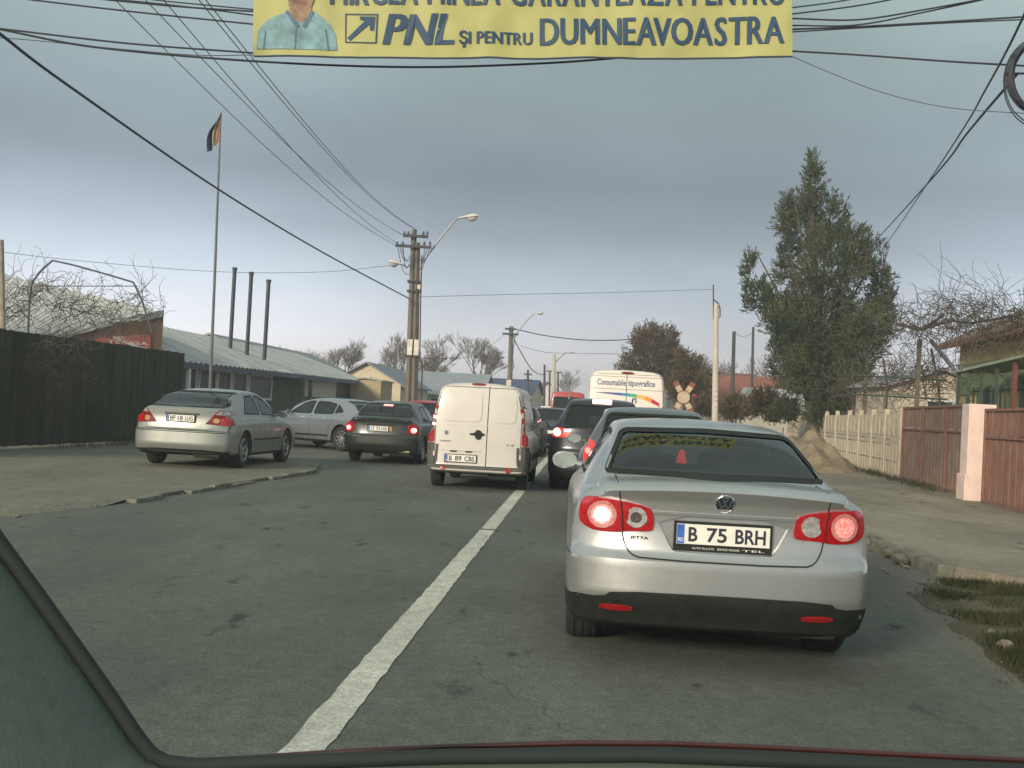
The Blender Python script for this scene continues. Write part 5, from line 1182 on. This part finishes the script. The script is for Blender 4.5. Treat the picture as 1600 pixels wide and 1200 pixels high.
for px, top, Y in ((1437, 530, 31.5), (1353, 585, 38.5)): a = MB(); q = P(px, top, Y); a.box((q.x, q.y, (q.z + .1) / 2), (.10, .10, q.z - .1), PW_); a.build('post', g, world=True)
a = MB(); a.tube([P(1400, 505, 31.5), P(1437, 515, 31.5), P(1490, 500, 29.5)], .05, PW_, 5); a.tube([P(1455, 532, 31), P(1492, 578, 30.5)], .06, mat('brace_steel', (.12, .14, .16), .6), 5)
for y_ in (592, 622): a.tube([P(1330, y_ - 6, 35.5), P(1440, y_, 31.5), P(1480, y_ + 2, 30)], .025, GRN, 4)
a.build('beam', g, world=True)

# ------------------------------------------------------------------ poles
CP = mat('pole_concrete', (.11, .10, .085), .9, scale=2, bump=.4, bscale=14, col2=(.19, .175, .15)); DST = mat('dark_steel', (.05, .055, .065), .6, .4, var=.2); LH = mat('lamp_housing', (.55, .54, .50), .45, var=.1); LG = mat('lamp_glass', (.42, .42, .40), .15, var=.1, coat=.5); CPL = mat('pale_concrete', (.42, .39, .33), .85, scale=2, bump=.3, col2=(.55, .51, .44)); PAPER = mat('torn_poster', (.62, .58, .50), .8, var=.25, scale=8)
def lamp_head(name, parent, p, dirx, L):
    """street lamp head from p pointing along +-x"""
    a = MB(); d = Vector((dirx, -.15, .12)).normalized(); sd = Vector((0, 1, 0)); up = d.cross(sd); up = up if up.z > 0 else -up; n = 12; secs = [(0, .05, .03), (.12, .07, .05), (.35, .10, .07), (.65, .15, .11), (.88, .14, .10), (1.0, .06, .04)]
    vs = []
    for t, w_, h_ in secs:
        for k in range(n):
            al = 2 * math.pi * k / n; vs.append(p + d * t * L + sd * math.cos(al) * w_ + up * math.sin(al) * h_ * (1 if math.sin(al) > 0 else .35))
    fs = [(i * n + k, i * n + (k + 1) % n, (i + 1) * n + (k + 1) % n, (i + 1) * n + k) for i in range(len(secs) - 1) for k in range(n)] + [tuple(range(n))[::-1], tuple(range((len(secs) - 1) * n, len(secs) * n))]
    a.add(vs, fs, LH); o = a.build('lamp_head', parent, world=True, smooth=50)
    b = MB(); vs = []; c = p + d * L * .68 - up * .02
    for i in range(5):
        al = i / 4 * math.pi / 2
        for k in range(12): be = 2 * math.pi * k / 12; vs.append(c + d * math.cos(be) * L * .27 * math.cos(al) + sd * math.sin(be) * .12 * math.cos(al) - up * math.sin(al) * .13)
    b.add(vs, [(i * 12 + k, i * 12 + (k + 1) % 12, (i + 1) * 12 + (k + 1) % 12, (i + 1) * 12 + k) for i in range(4) for k in range(12)], LG); b.build('lamp_bowl', o, world=True, smooth=60); return o
Y = 38.0; b0 = P(641, 690, Y); t0 = P(650, 359, Y); b0 = Vector((b0.x, Y, 0))
g = thing('lamp_pole', 'tall twin concrete pole with two street lamps and torn posters, left of the road', 'pole', b0)
a = MB(); q = Vector((.088, 0, 0))
for s_, rr0, tz in ((-1, .12, 1.0), (1, .12, .94)):
    e = b0.lerp(t0, tz); a.tube([b0 + q * s_ * 1.1, b0.lerp(e, .5) + q * s_ * .95, e + q * s_ * .7], [.125, .115, .09], CP, 4)
a.build('shaft', g, world=True)
a = MB()
for py in (440, 455, 556): c = b0.lerp(t0, (P(645, py, Y).z) / t0.z); a.box(c, (.46, .27, .07), DST)
a.build('clamp', g, world=True)
a = MB(); c = P(646, 543, Y); a.box((c.x - .11, Y - .14, c.z), (.17, .03, .52), PAPER); a.box((c.x + .10, Y - .14, c.z), (.15, .03, .52), PAPER); a.box((c.x + .12, Y - .13, c.z + 2.0), (.18, .02, .14), PAPER); a.build('poster', g, world=True)
for py, x0, x1 in ((369, 630, 669), (385, 618, 674)):
    a = MB(); p0 = P(x0, py, Y - .2); p1 = P(x1, py, Y - .2); a.box((p0 + p1) / 2, ((p1 - p0).length, .09, .09), DST); o = a.build('crossarm', g, world=True)
    for t in (.04, .2, .8, .96): a = MB(); c = p0.lerp(p1, t); a.lathe([(.001, .0), (.035, .0), (.05, .04), (.03, .07), (.045, .10), (.001, .13)], mat('insulator', (.10, .12, .2), .3, var=.1), 10, Matrix.Translation(c + Vector((0, 0, .04)))); a.build('insulator', o, world=True)
a = MB(); a.tube([P(657, 452, Y), P(657, 425, Y), P(664, 405, Y), P(690, 370, Y), P(710, 345, Y), P(718, 340, Y)], .03, mat('arm_steel', (.33, .33, .31), .5, .5), 8); o = a.build('lamp_arm', g, world=True)
lamp_head('l', g, P(716, 341, Y), 1, .68)
a = MB(); a.tube([P(643, 412, Y), P(636, 418, Y - .2), P(630, 414, Y - .3)], .025, MATS['arm_steel'], 8); a.build('lamp_arm', g, world=True); lamp_head('l', g, P(632, 414, Y - .3), -1, .52)
a = MB(); rg = random.Random(3)
for (x0, y0, x1, y1, dr) in ((625, 387, 641, 400, 22), (630, 387, 640, 412, 30), (622, 388, 640, 428, 25), (628, 388, 642, 405, 18), (668, 388, 654, 402, 20), (664, 388, 655, 420, 22), (671, 388, 658, 398, 26), (645, 398, 641, 426, -12)):
    p0 = P(x0, y0, Y - .2); p1 = P(x1, y1, Y - .1); q_ = [p0.lerp(p1, k / 8) + Vector((0, -.05, -dr / 47 * math.sin(math.pi * k / 8) * .6)) for k in range(9)]; a.tube(q_, .011, DST, 4, caps=False)
a.tube([P(659, 400, Y - .15), P(657, 480, Y - .15), P(656, 560, Y - .15), P(660, 572, Y - .15), P(659, 600, Y - .15), P(656, 690, Y - .15)], .022, DST, 5)
a.build('jumper_cables', g, world=True)
# second pole
Y = 80.0; b0 = P(796, 640, Y); b0.z = 0; t0 = P(799, 510, Y)
g = thing('lamp_pole', 'second concrete lamp pole rising behind the small white van', 'pole', b0)
a = MB(); a.tube([b0, t0], [.25, .17], CP, 6); a.build('shaft', g, world=True)
for py, x0, x1 in ((514, 789, 806), (522, 785, 810)): a = MB(); p0 = P(x0, py, Y - .25); p1 = P(x1, py, Y - .25); a.box((p0 + p1) / 2, ((p1 - p0).length, .12, .13), DST); a.build('crossarm', g, world=True)
a = MB(); a.tube([P(803, 530, Y), P(808, 520, Y), P(824, 500, Y), P(835, 490, Y)], .045, MATS['arm_steel'], 6); a.build('lamp_arm', g, world=True); lamp_head('l', g, P(833, 490, Y), 1, .75)
a = MB(); a.box(P(795, 598, Y - .35), (.34, .06, .4), PAPER); a.build('poster', g, world=True)
a = MB(); q_ = P(801, 530, Y); a.tube([P(800, 518, Y - .3), P(804, 530, Y - .3), P(802, 545, Y - .3), P(801, 560, Y - .3), P(803, 572, Y - .3), P(800, 580, Y - .3)], .03, DST, 5); a.build('jumper_cables', g, world=True)
Y = 118.0; b0 = P(866, 640, Y); b0.z = 0; t0 = P(866, 554, Y)
g = thing('lamp_pole', 'third lamp pole, pale and distant, at the far end of the street', 'pole', b0)
a = MB(); a.tube([b0, t0], [.30, .22], CPL, 6); a.build('shaft', g, world=True)
a = MB(); a.tube([P(868, 566, Y), P(878, 556, Y), P(885, 550, Y)], .06, MATS['arm_steel'], 5); a.build('lamp_arm', g, world=True); lamp_head('l', g, P(884, 551, Y), 1, .9)
for i, (px, top, Y, r_, arms, lab) in enumerate(((825, 578, 100, .11, ((585, 6), (594, 7)), 'thin dark far pole with two crossarms left of the pink roof'), (851, 570, 105, .11, (), 'thin dark bare pole just left of the pale far lamp pole'), (859, 580, 130, .11, ((580, 5),), 'T-shaped thin pole touching the pale far lamp pole on its left'), (872, 582, 130, .11, ((582, 5),), 'T-shaped thin pole right of the pale far lamp pole'), (1147, 518, 62, .10, (), 'dark bare pole directly right of the concrete mast, the left of a wired pair'), (1177, 511, 66, .075, (), 'thinner dark pole left of the conifer, the right of a wired pair'))):
    b0 = P(px - (0 if px < 1000 else 2), 640, Y); b0.z = 0; t0 = P(px, top, Y); g = thing('utility_pole', lab, 'pole', b0); a = MB(); a.tube([b0, t0], [r_ * 1.2, r_], mat('dark_pole', (.055, .055, .06), .8, var=.25), 6); a.build('shaft', g, world=True)
    for py, hw in arms: a = MB(); a.box(P(px, py, Y), (2 * hw * Y / F, .12, .14), DST); a.build('crossarm', g, world=True)
# concrete mast on the right
Y = 44.0; b0 = P(1120, 640, Y); b0.z = 0; t0 = P(1119, 475, Y)
g = thing('concrete_mast', 'slim pale concrete mast with a bracket and whip antenna at its top', 'mast', b0)
a = MB(); a.tube([b0, t0], [.13, .10], CPL, 12); a.build('shaft', g, world=True)
a = MB(); a.tube([P(1115, 500, Y), P(1114.5, 445, Y)], .025, DST, 5); a.tube([P(1115, 468, Y), P(1122, 474, Y), P(1125, 482, Y), P(1125, 495, Y), P(1120, 497, Y)], .025, DST, 5); a.build('bracket', g, world=True)
a = MB()
for k in range(4): a.box(P(1119, 608 + 8 * k, Y - .14), (.10, .02, .07), PAPER)
a.build('number_plate', g, world=True)
# railway warning cross
Y = 36.0; c = P(1068, 621, Y); XR = mat('cross_red', (.22, .08, .05), .7, var=.3, scale=6); XW = mat('cross_cream', (.50, .41, .28), .7, var=.15)
g = thing('crossing_sign', 'railway crossing cross with red-tipped cream arms and a round cream centre', 'sign', (c.x, Y, 0))
a = MB(); a.tube([(c.x + .04, Y + .06, 0), (c.x + .04, Y + .06, c.z + .2)], .045, DST, 8); a.build('post', g, world=True)
for s_ in (-1, 1):
    a = MB(); d = Vector((s_ * .52, 0, .855)); rot = Matrix.Rotation(s_ * math.atan2(.52, .855), 3, 'Y'); L = .56
    for t0_, t1_, m_ in ((-1, -.72, XR), (-.72, -.4, XW), (-.4, -.2, XR), (-.2, .2, XR), (.2, .4, XR), (.4, .72, XW), (.72, 1, XR)):
        a.box(c + d * (t0_ + t1_) / 2 * L * 1.0 + Vector((0, .012 * s_, 0)), (.17, .02, (t1_ - t0_) * L - .002), m_, rot=rot)
    a.build('arm', g, world=True)
a = MB(); a.lathe([(.001, .03), (.19, .03), (.20, .0), (.20, -.02)], XW, 24, Matrix.Translation(c + Vector((0, -.03, 0))) @ Matrix.Rotation(R(90), 4, 'X')); a.build('disc', g, world=True)
a = MB(); cc = P(1085, 619, Y); a.tube([c + Vector((.05, .05, -.02)), cc + Vector((0, .05, 0))], .02, DST, 5); a.lathe([(.001, .08), (.04, .07), (.06, .03), (.065, 0), (.065, -.05)], M['red'], 16, Matrix.Translation(cc) @ Matrix.Rotation(R(90), 4, 'X')); a.build('red_light', g, world=True)

# ------------------------------------------------------------------ banner across the street
BY = 13.2
ba, bb = P(396, 86, BY), P(1237, 88, BY); bu = (bb - ba); BLn = bu.length; bu.normalize(); bn = Vector((bu.y, -bu.x, 0)).normalized(); bv_ = bu.cross(-bn).normalized(); bv_ = bv_ if bv_.z > 0 else -bv_
PXM = BLn / 841.0
def bpt(px, py, off=0.0):
    u = (px - 396) * PXM; v = (87 - py) * PXM; t = u / BLn
    wv = .06 * mnoise.noise(Vector((u * .9, v * 1.1, 3))) + .022 * mnoise.noise(Vector((u * 3.5, v * 3, 7))) + .010 * math.sin(u * 5.3 + v * 6)
    sag = -.018 * math.sin(math.pi * t) + .008 * mnoise.noise(Vector((u * 2, 0, 1)))
    return ba + bu * u + bv_ * (v + sag) + bn * (wv + off)
BNM = mat('banner_vinyl', (.38, .38, .14), .6, var=.06, scale=1.5, bump=.35, bscale=5)
g = thing('banner', 'yellow street banner with dark blue lettering and a man in a blue shirt', 'banner', ba)
a = MB(); nx, ny = 170, 14; vs = []
for i in range(nx + 1):
    for j in range(ny + 1): vs.append(bpt(396 + 841 * i / nx, 87 - 150 * j / ny))
a.add(vs, [(i * (ny + 1) + j, (i + 1) * (ny + 1) + j, (i + 1) * (ny + 1) + j + 1, i * (ny + 1) + j + 1) for i in range(nx) for j in range(ny)], BNM)
cl = a.build('cloth', g, world=True, smooth=80)
INK = mat('banner_ink', (.012, .05, .11), .6, var=.12, scale=3)
def btext(s_, x0, y0, x1, y1, bold=.03, shear=0, nm='banner_text', sh=1.0):
    a = MB(); vs, fs = word_geo(s_, bold, shear, gap=.115 if not shear else .05); [a.add([bpt(x0 + sh + k * sh * .5 + (x1 - x0 - 2 * sh) * u, y1 + (y0 - y1) * v, .012 + .0008 * (k + 2)) for u, v in vs], fs, INK) for k in (-2, -1, 0, 1, 2)]; return a.build(nm, cl, world=True)
btext('DUMNEAVOASTRA', 843, 26, 1224, 68, 0, sh=1.5); btext('\u015eI PENTRU', 717, 48, 832, 66.5, 0, sh=.9); btext('PNL', 597, 21, 710, 68, 0, .25, sh=2.6); btext('MIRCEA MINEA GARANTEAZA PENTRU', 515, -38, 1226, 6, 0, sh=1.2)
def bshape(mb, pts, m, off=.010):
    bm = grid_panel(pts, 12.0); bm.verts.index_update(); mb.add([bpt(v.co.x, v.co.y, off) for v in bm.verts], [tuple(v.index for v in f.verts) for f in bm.faces], m); bm.free()
a = MB()
for q_ in ([(539, 20), (591, 20), (591, 21.8), (539, 21.8)], [(539, 64.5), (588, 64.5), (588, 66.3), (539, 66.3)], [(539, 20), (540.8, 20), (540.8, 66), (539, 66)], [(588, 20), (590.5, 20), (588.5, 66), (586, 66)]): bshape(a, q_, INK)
bshape(a, [(542, 59), (570, 31), (562, 29), (562, 24), (586, 24), (584, 46), (578, 46), (577, 36), (547, 63)], INK); a.build('arrow_logo', cl, world=True)
SKN = mat('print_skin', (.26, .17, .11), .7, var=.45, scale=7); SHT = mat('print_shirt', (.17, .30, .33), .7, var=.32, scale=5); SHD = mat('print_shirt_line', (.08, .15, .19), .7); HR = mat('print_hair', (.10, .075, .05), .8)
a = MB(); bshape(a, [(401, 78), (404, 50), (418, 32), (446, 20), (458, 16), (484, 16), (498, 22), (514, 36), (524, 54), (527, 78)], SHT, .010)
bshape(a, rp([(450, -2), (488, -2), (486, 22), (470, 38), (454, 24)], 6), SKN, .014); bshape(a, rp([(444, -58), (496, -58), (497, -20), (488, 8), (480, 17), (462, 17), (452, 8), (444, -20)], 9), SKN, .017)
bshape(a, rp([(441, -62), (499, -62), (500, -34), (440, -34)], 10), HR, .020)
bshape(a, [(459, 4), (480, 4), (479, 6), (460, 6)], mat('print_mouth', (.25, .10, .08), .7), .020)
for q_ in ([(446, 20), (450, 17), (470, 42), (464, 46)], [(486, 16), (492, 19), (478, 46), (472, 42)], [(462, 46), (464, 46), (463, 78), (461, 78)], [(415, 50), (417, 50), (414, 78), (411, 78)], [(508, 46), (510, 46), (515, 78), (512, 78)]): bshape(a, q_, SHD, .014)
a.build('portrait', cl, world=True)
a = MB(); q_ = [bpt(396 + 841 * k / 60, 88.5) + Vector((0, .01, 0)) for k in range(61)]; a.tube(q_, .012, mat('hem_rope', (.05, .06, .07), .8), 5); a.build('hem_rope', g, world=True)

# ------------------------------------------------------------------ overhead cables
WM = mat('cable_black', (.025, .03, .04), .7, var=0); WT = mat('wire_grey', (.07, .08, .09), .6, var=0)
def cable(label, pts, r=.012, m=WM, name='overhead_cable'):
    """pts: (px, py, distance); smooth spline through the support points"""
    ctrl = [P(*p) for p in pts]; q_ = []
    c = [ctrl[0] * 2 - ctrl[1]] + ctrl + [ctrl[-1] * 2 - ctrl[-2]]
    for i in range(1, len(c) - 2):
        for k in range(14):
            t = k / 14; q_.append(.5 * ((2 * c[i]) + (c[i + 1] - c[i - 1]) * t + (2 * c[i - 1] - 5 * c[i] + 4 * c[i + 1] - c[i + 2]) * t * t + (3 * c[i] - 3 * c[i + 1] + c[i + 2] - c[i - 1]) * t ** 3))
    q_.append(ctrl[-1]); a = MB(); o0 = q_[0]; a.tube([p - o0 for p in q_], r, m, 5); o = a.build(name); o.location = o0; return tag(o, label, 'cable')
cable('black cable sagging just below the yellow banner from the left edge', [(-60, 38, 13.6), (0, 46, 13.6), (150, 74, 13.6), (400, 96, 13.6), (640, 105, 13.6), (850, 99, 13.6), (1010, 87, 13.6)], .014)
cable('cable leading from the left edge to the lower left corner of the banner', [(-60, 40, 13.3), (0, 45, 13.3), (200, 68, 13.3), (396, 83, 13.25)], .012)
cable('thin lower cable bowing beneath the thick cable at the upper left', [(-60, 56, 13.9), (40, 62, 13.9), (160, 74, 13.9), (300, 86, 13.9), (396, 86, 13.3)], .006, WT)
cable('lowest cable of the top left bundle running to the banner side', [(-60, -14, 13.4), (100, 6, 13.4), (240, 22, 13.4), (396, 38, 13.25)], .011)
cable('upper cable of the bundle meeting the banner at the top left', [(60, -12, 13.5), (200, 3, 13.5), (300, 12, 13.5), (396, 18, 13.3)], .012)
cable('slack cable of the top left bundle that dips slightly before the banner', [(120, -6, 13.7), (220, 3, 13.7), (320, 14, 13.7), (396, 24, 13.3)], .010)
cable('topmost cable of the upper left bundle', [(140, -12, 13.8), (260, 2, 13.8), (396, 15, 13.3)], .009)
cable('thick dark cable sloping from the left edge down to the double lamp pole', [(-60, 10, 12), (0, 53, 13), (110, 136, 15.5), (340, 295, 23), (500, 392, 30), (638, 466, 38)], .020, name='service_cable')
for lab, p0, p1 in (('line wire from the top of the photo to the lower left end of the crossarm', (120, -60, 12.5), (619, 384, 38)), ('line wire reaching the left end of the upper crossarm', (170, -60, 12), (631, 368, 38)), ('line wire passing just right of the flag toward the double pole', (205, -60, 11.5), (626, 384, 38)), ('line wire ending at the pole top, left of a close pair', (262, -60, 11.0), (648, 358, 38)), ('line wire ending at the pole top, right of a close pair', (274, -60, 11.0), (652, 360, 38))):
    pa, pb = P(*p0), P(*p1); a = MB(); q_ = [(pb - pa) * (k / 30) + Vector((0, 0, -.35 * math.sin(math.pi * k / 30))) for k in range(31)]; a.tube(q_, .0075, WT, 4); o = a.build('line_wire'); o.location = pa; tag(o, lab, 'cable', 'line wires to the double lamp pole')
cable('faint wire across the left sky at chimney height', [(-40, 388, 30), (100, 405, 32), (330, 424, 34), (500, 425, 36), (610, 415, 38)], .007, WT)
cable('thin wire from the double lamp pole across to the concrete mast', [(655, 464, 38), (800, 460, 40), (960, 457, 42), (1115, 452, 44)], .008, WT)
cable('sagging cable from the second lamp pole toward the round tree', [(805, 514, 80), (850, 524, 80), (910, 531, 78), (975, 531, 74), (1040, 524, 70)], .035)
cable('drooping cable looping down from the second pole to the far poles', [(803, 530, 80), (815, 552, 84), (830, 576, 90), (843, 585, 100), (851, 585, 105)], .035)
cable('thin slack wire between the third lamp pole and the round tree', [(812, 540, 90), (850, 550, 100), (890, 552, 110), (970, 553, 80)], .02, WT)
cable('faint wire from the double pole region down to the second pole', [(660, 560, 60), (740, 556, 70), (787, 524, 80)], .012, WT)
cable('short wire joining the two thin dark poles beside the conifer', [(1147, 519, 62), (1160, 526, 64), (1177, 520, 66)], .012, WT)
RT = (('top right cable rising steeply from the banner to the top edge', [(1238, 12, 13.3), (1300, 4, 13.3), (1380, -10, 13.3)], .009), ('second cable right of the banner, fanning upward', [(1238, 22, 13.3), (1340, 9, 13.3), (1440, -10, 13.3)], .010), ('third cable right of the banner reaching the top edge before the corner', [(1238, 29, 13.3), (1340, 31, 13.3), (1440, 16, 13.2), (1560, -6, 13)], .011), ('fourth cable right of the banner, crossing the third one', [(1238, 40, 13.4), (1340, 39, 13.3), (1450, 18, 13.2), (1570, -8, 13)], .010), ('nearly level cable from the banner to the right edge', [(1238, 46, 13.5), (1340, 42, 13.4), (1480, 34, 13), (1640, 24, 12.5)], .012), ('slightly lower level cable twin at the right edge of the banner', [(1238, 50, 13.6), (1340, 44, 13.5), (1480, 36, 13.1), (1640, 29, 12.6)], .009))
for lab, pts, r_ in RT: cable(lab, pts, r_)
cable('cable from the lower right corner of the banner to the cable coil', [(1237, 80, 13.3), (1340, 86, 13.2), (1480, 96, 12.6), (1600, 103, 11.8)], .012)
cable('thin wire sagging from the banner corner to the right edge', [(1237, 88, 13.3), (1300, 115, 13.2), (1380, 145, 13), (1480, 168, 12.8), (1600, 177, 12), (1640, 177, 12)], .005, WT)
cable('long wire dropping from the upper right corner behind the conifer', [(1620, -40, 9), (1597, 30, 10), (1540, 140, 13), (1480, 240, 19), (1385, 382, 42), (1370, 402, 50)], .012, WT)
cable('long wire dropping from the cable coil toward the conifer', [(1590, 115, 11), (1574, 134, 12), (1510, 210, 16), (1460, 275, 22), (1372, 372, 44), (1360, 386, 50)], .016)
g = thing('cable_coil', 'thick black coil of spare cable hanging at the right edge', 'cable coil', P(1625, 118, 11))
rg = random.Random(5)
for k in range(9):
    a = MB(); c = P(1625 + rg.uniform(-3, 3), 118 + rg.uniform(-4, 4), 11); rx = rg.uniform(.275, .305) * (1 if k < 7 else 1.12); q_ = [c + Vector((rx * math.cos(t * math.pi / 16), rg.uniform(-.005, .005) + (k - 4) * .012, (rx * 1.15 + (0 if k < 7 else .05)) * math.sin(t * math.pi / 16) - (0 if k < 7 else .05))) for t in range(33)]; a.tube(q_, .012 if k < 7 else .006, WM, 6); a.build('loop', g, world=True)
a = MB(); a.tube([P(1570, 115, 11), P(1650, 115, 11)], .012, DST, 5); a.build('hanger', g, world=True)
c = P(1660, 640, 11.2); g = thing('concrete_pole', 'concrete pole just outside the right edge carrying the cable coil', 'pole', (c.x, 11.2, .0)); a = MB(); a.tube([(0, 0, 0), (0, 0, 7.5)], [.16, .11], CP, 8); a.build('shaft', g)

# ------------------------------------------------------------------ the car the view is taken from: lower edge of its windscreen
SEAL = mat('seal_rubber', (.012, .02, .018), .8, var=.1); TRIM = mat('trim_cloth', (.085, .115, .095), .95, var=.1, scale=90, bump=.08, bscale=300); HOOD = mat('dark_red_bonnet', (.045, .010, .008), .4, var=.2, coat=.4)
D0 = .80
edge = [(-190, 570), (-90, 715), (0, 848), (60, 930), (120, 1014), (175, 1092), (212, 1148), (236, 1178), (262, 1192), (310, 1196), (400, 1192), (700, 1182), (1000, 1179), (1300, 1190), (1700, 1215)]
g = thing('windscreen_surround', 'black rubber seal and grey padded trim along the lower left corner of the windscreen', 'car interior', P(230, 1170, D0))
a = MB(); a.tube([P(x, y, D0) for x, y in edge], .0052, SEAL, 10); a.build('seal', g, world=True, smooth=60)
a = MB(); vs = []; n = len(edge); K = 10
for i, (x, y) in enumerate(edge):
    e0 = P(x, y, D0); t0_ = P(*edge[max(i - 1, 0)], D0); t1_ = P(*edge[min(i + 1, n - 1)], D0); tg = (t1_ - t0_).normalized(); o_ = Vector((tg.z, 0, -tg.x)); o_ = -o_ if o_.z > 0 else o_
    for k in range(K + 1):
        t = k / K; vs.append(e0 + o_ * (.004 + .22 * t ** 1.1) + Vector((0, -.30 * t ** .75 + .006, .012 * math.sin(t * math.pi))))
a.add(vs, [(i * (K + 1) + k, (i + 1) * (K + 1) + k, (i + 1) * (K + 1) + k + 1, i * (K + 1) + k + 1) for i in range(n - 1) for k in range(K)], TRIM); a.build('padded_trim', g, world=True, smooth=80)
g = thing('wiper_cowl', 'dark cowl with a thin red bonnet edge along the bottom of the view', 'car exterior', P(900, 1180, 1.0))
top = [(230, 1200), (400, 1184), (550, 1174), (700, 1167), (900, 1161), (1050, 1162), (1200, 1168), (1350, 1176), (1600, 1188), (1750, 1200)]
a = MB(); a.tube([P(x, y, 1.25) for x, y in top], .0035, HOOD, 8); a.build('bonnet_edge', g, world=True, smooth=60)
a = MB(); q0 = [P(x, y + 4, 1.245) for x, y in top]; q1 = [P(x, y + 60, 1.0) for x, y in top]; n = len(top); a.add(q0 + q1 + [p - Vector((0, 0, .02)) for p in q0 + q1], [(i, i + 1, n + i + 1, n + i) for i in range(n - 1)] + [(2 * n + i, 3 * n + i, 3 * n + i + 1, 2 * n + i + 1) for i in range(n - 1)] + [(i, 2 * n + i, 2 * n + i + 1, i + 1) for i in range(n - 1)], M['black']); a.build('cowl', g, world=True)

# ------------------------------------------------------------------ tidy: every loose crease, clamp or poster becomes a part of its own
def split_loose(o, nm):
    me = o.data; par = list(range(len(me.vertices)))
    def find(x):
        while par[x] != x: par[x] = par[par[x]]; x = par[x]
        return x
    for p in me.polygons:
        r0 = find(p.vertices[0])
        for v in p.vertices: par[find(v)] = r0
    grp = {}
    for p in me.polygons: grp.setdefault(find(p.vertices[0]), []).append(p)
    if len(grp) < 2: return
    for ps in grp.values():
        ix = {}; vs = []; fs = []
        for p in ps:
            f = []
            for v in p.vertices:
                if v not in ix: ix[v] = len(vs); vs.append(tuple(me.vertices[v].co))
                f.append(ix[v])
            fs.append(f)
        m2 = bpy.data.meshes.new(nm); m2.from_pydata(vs, [], fs)
        for m in me.materials: m2.materials.append(m)
        for q, p in zip(m2.polygons, ps): q.material_index = p.material_index
        m2.update(); n = bpy.data.objects.new(nm, m2); COL.objects.link(n); n.parent = o.parent; n.location = o.location
    bpy.data.objects.remove(o)
for o in list(bpy.data.objects):
    b_ = o.name.split('.')[0]
    if b_ in ('panel_crease', 'clamp', 'poster', 'door_trim') or (b_ == 'trunk' and o.parent and 'vine' in o.parent.name): split_loose(o, b_)
# ------------------------------------------------------------------ winter haze in the air
hm = bpy.data.materials.new('haze_air'); hm.use_nodes = True; ht = hm.node_tree; ht.nodes.remove(ht.nodes['Principled BSDF'])
pv = ht.nodes.new('ShaderNodeVolumePrincipled'); pv.inputs['Color'].default_value = (.88, .92, .95, 1); pv.inputs['Density'].default_value = .0019; pv.inputs['Anisotropy'].default_value = .2
ht.links.new(pv.outputs[0], ht.nodes['Material Output'].inputs['Volume'])
a = MB(); a.box((0, 250, 8.5), (640, 680, 20), hm); tag(a.build('haze'), kind='stuff')
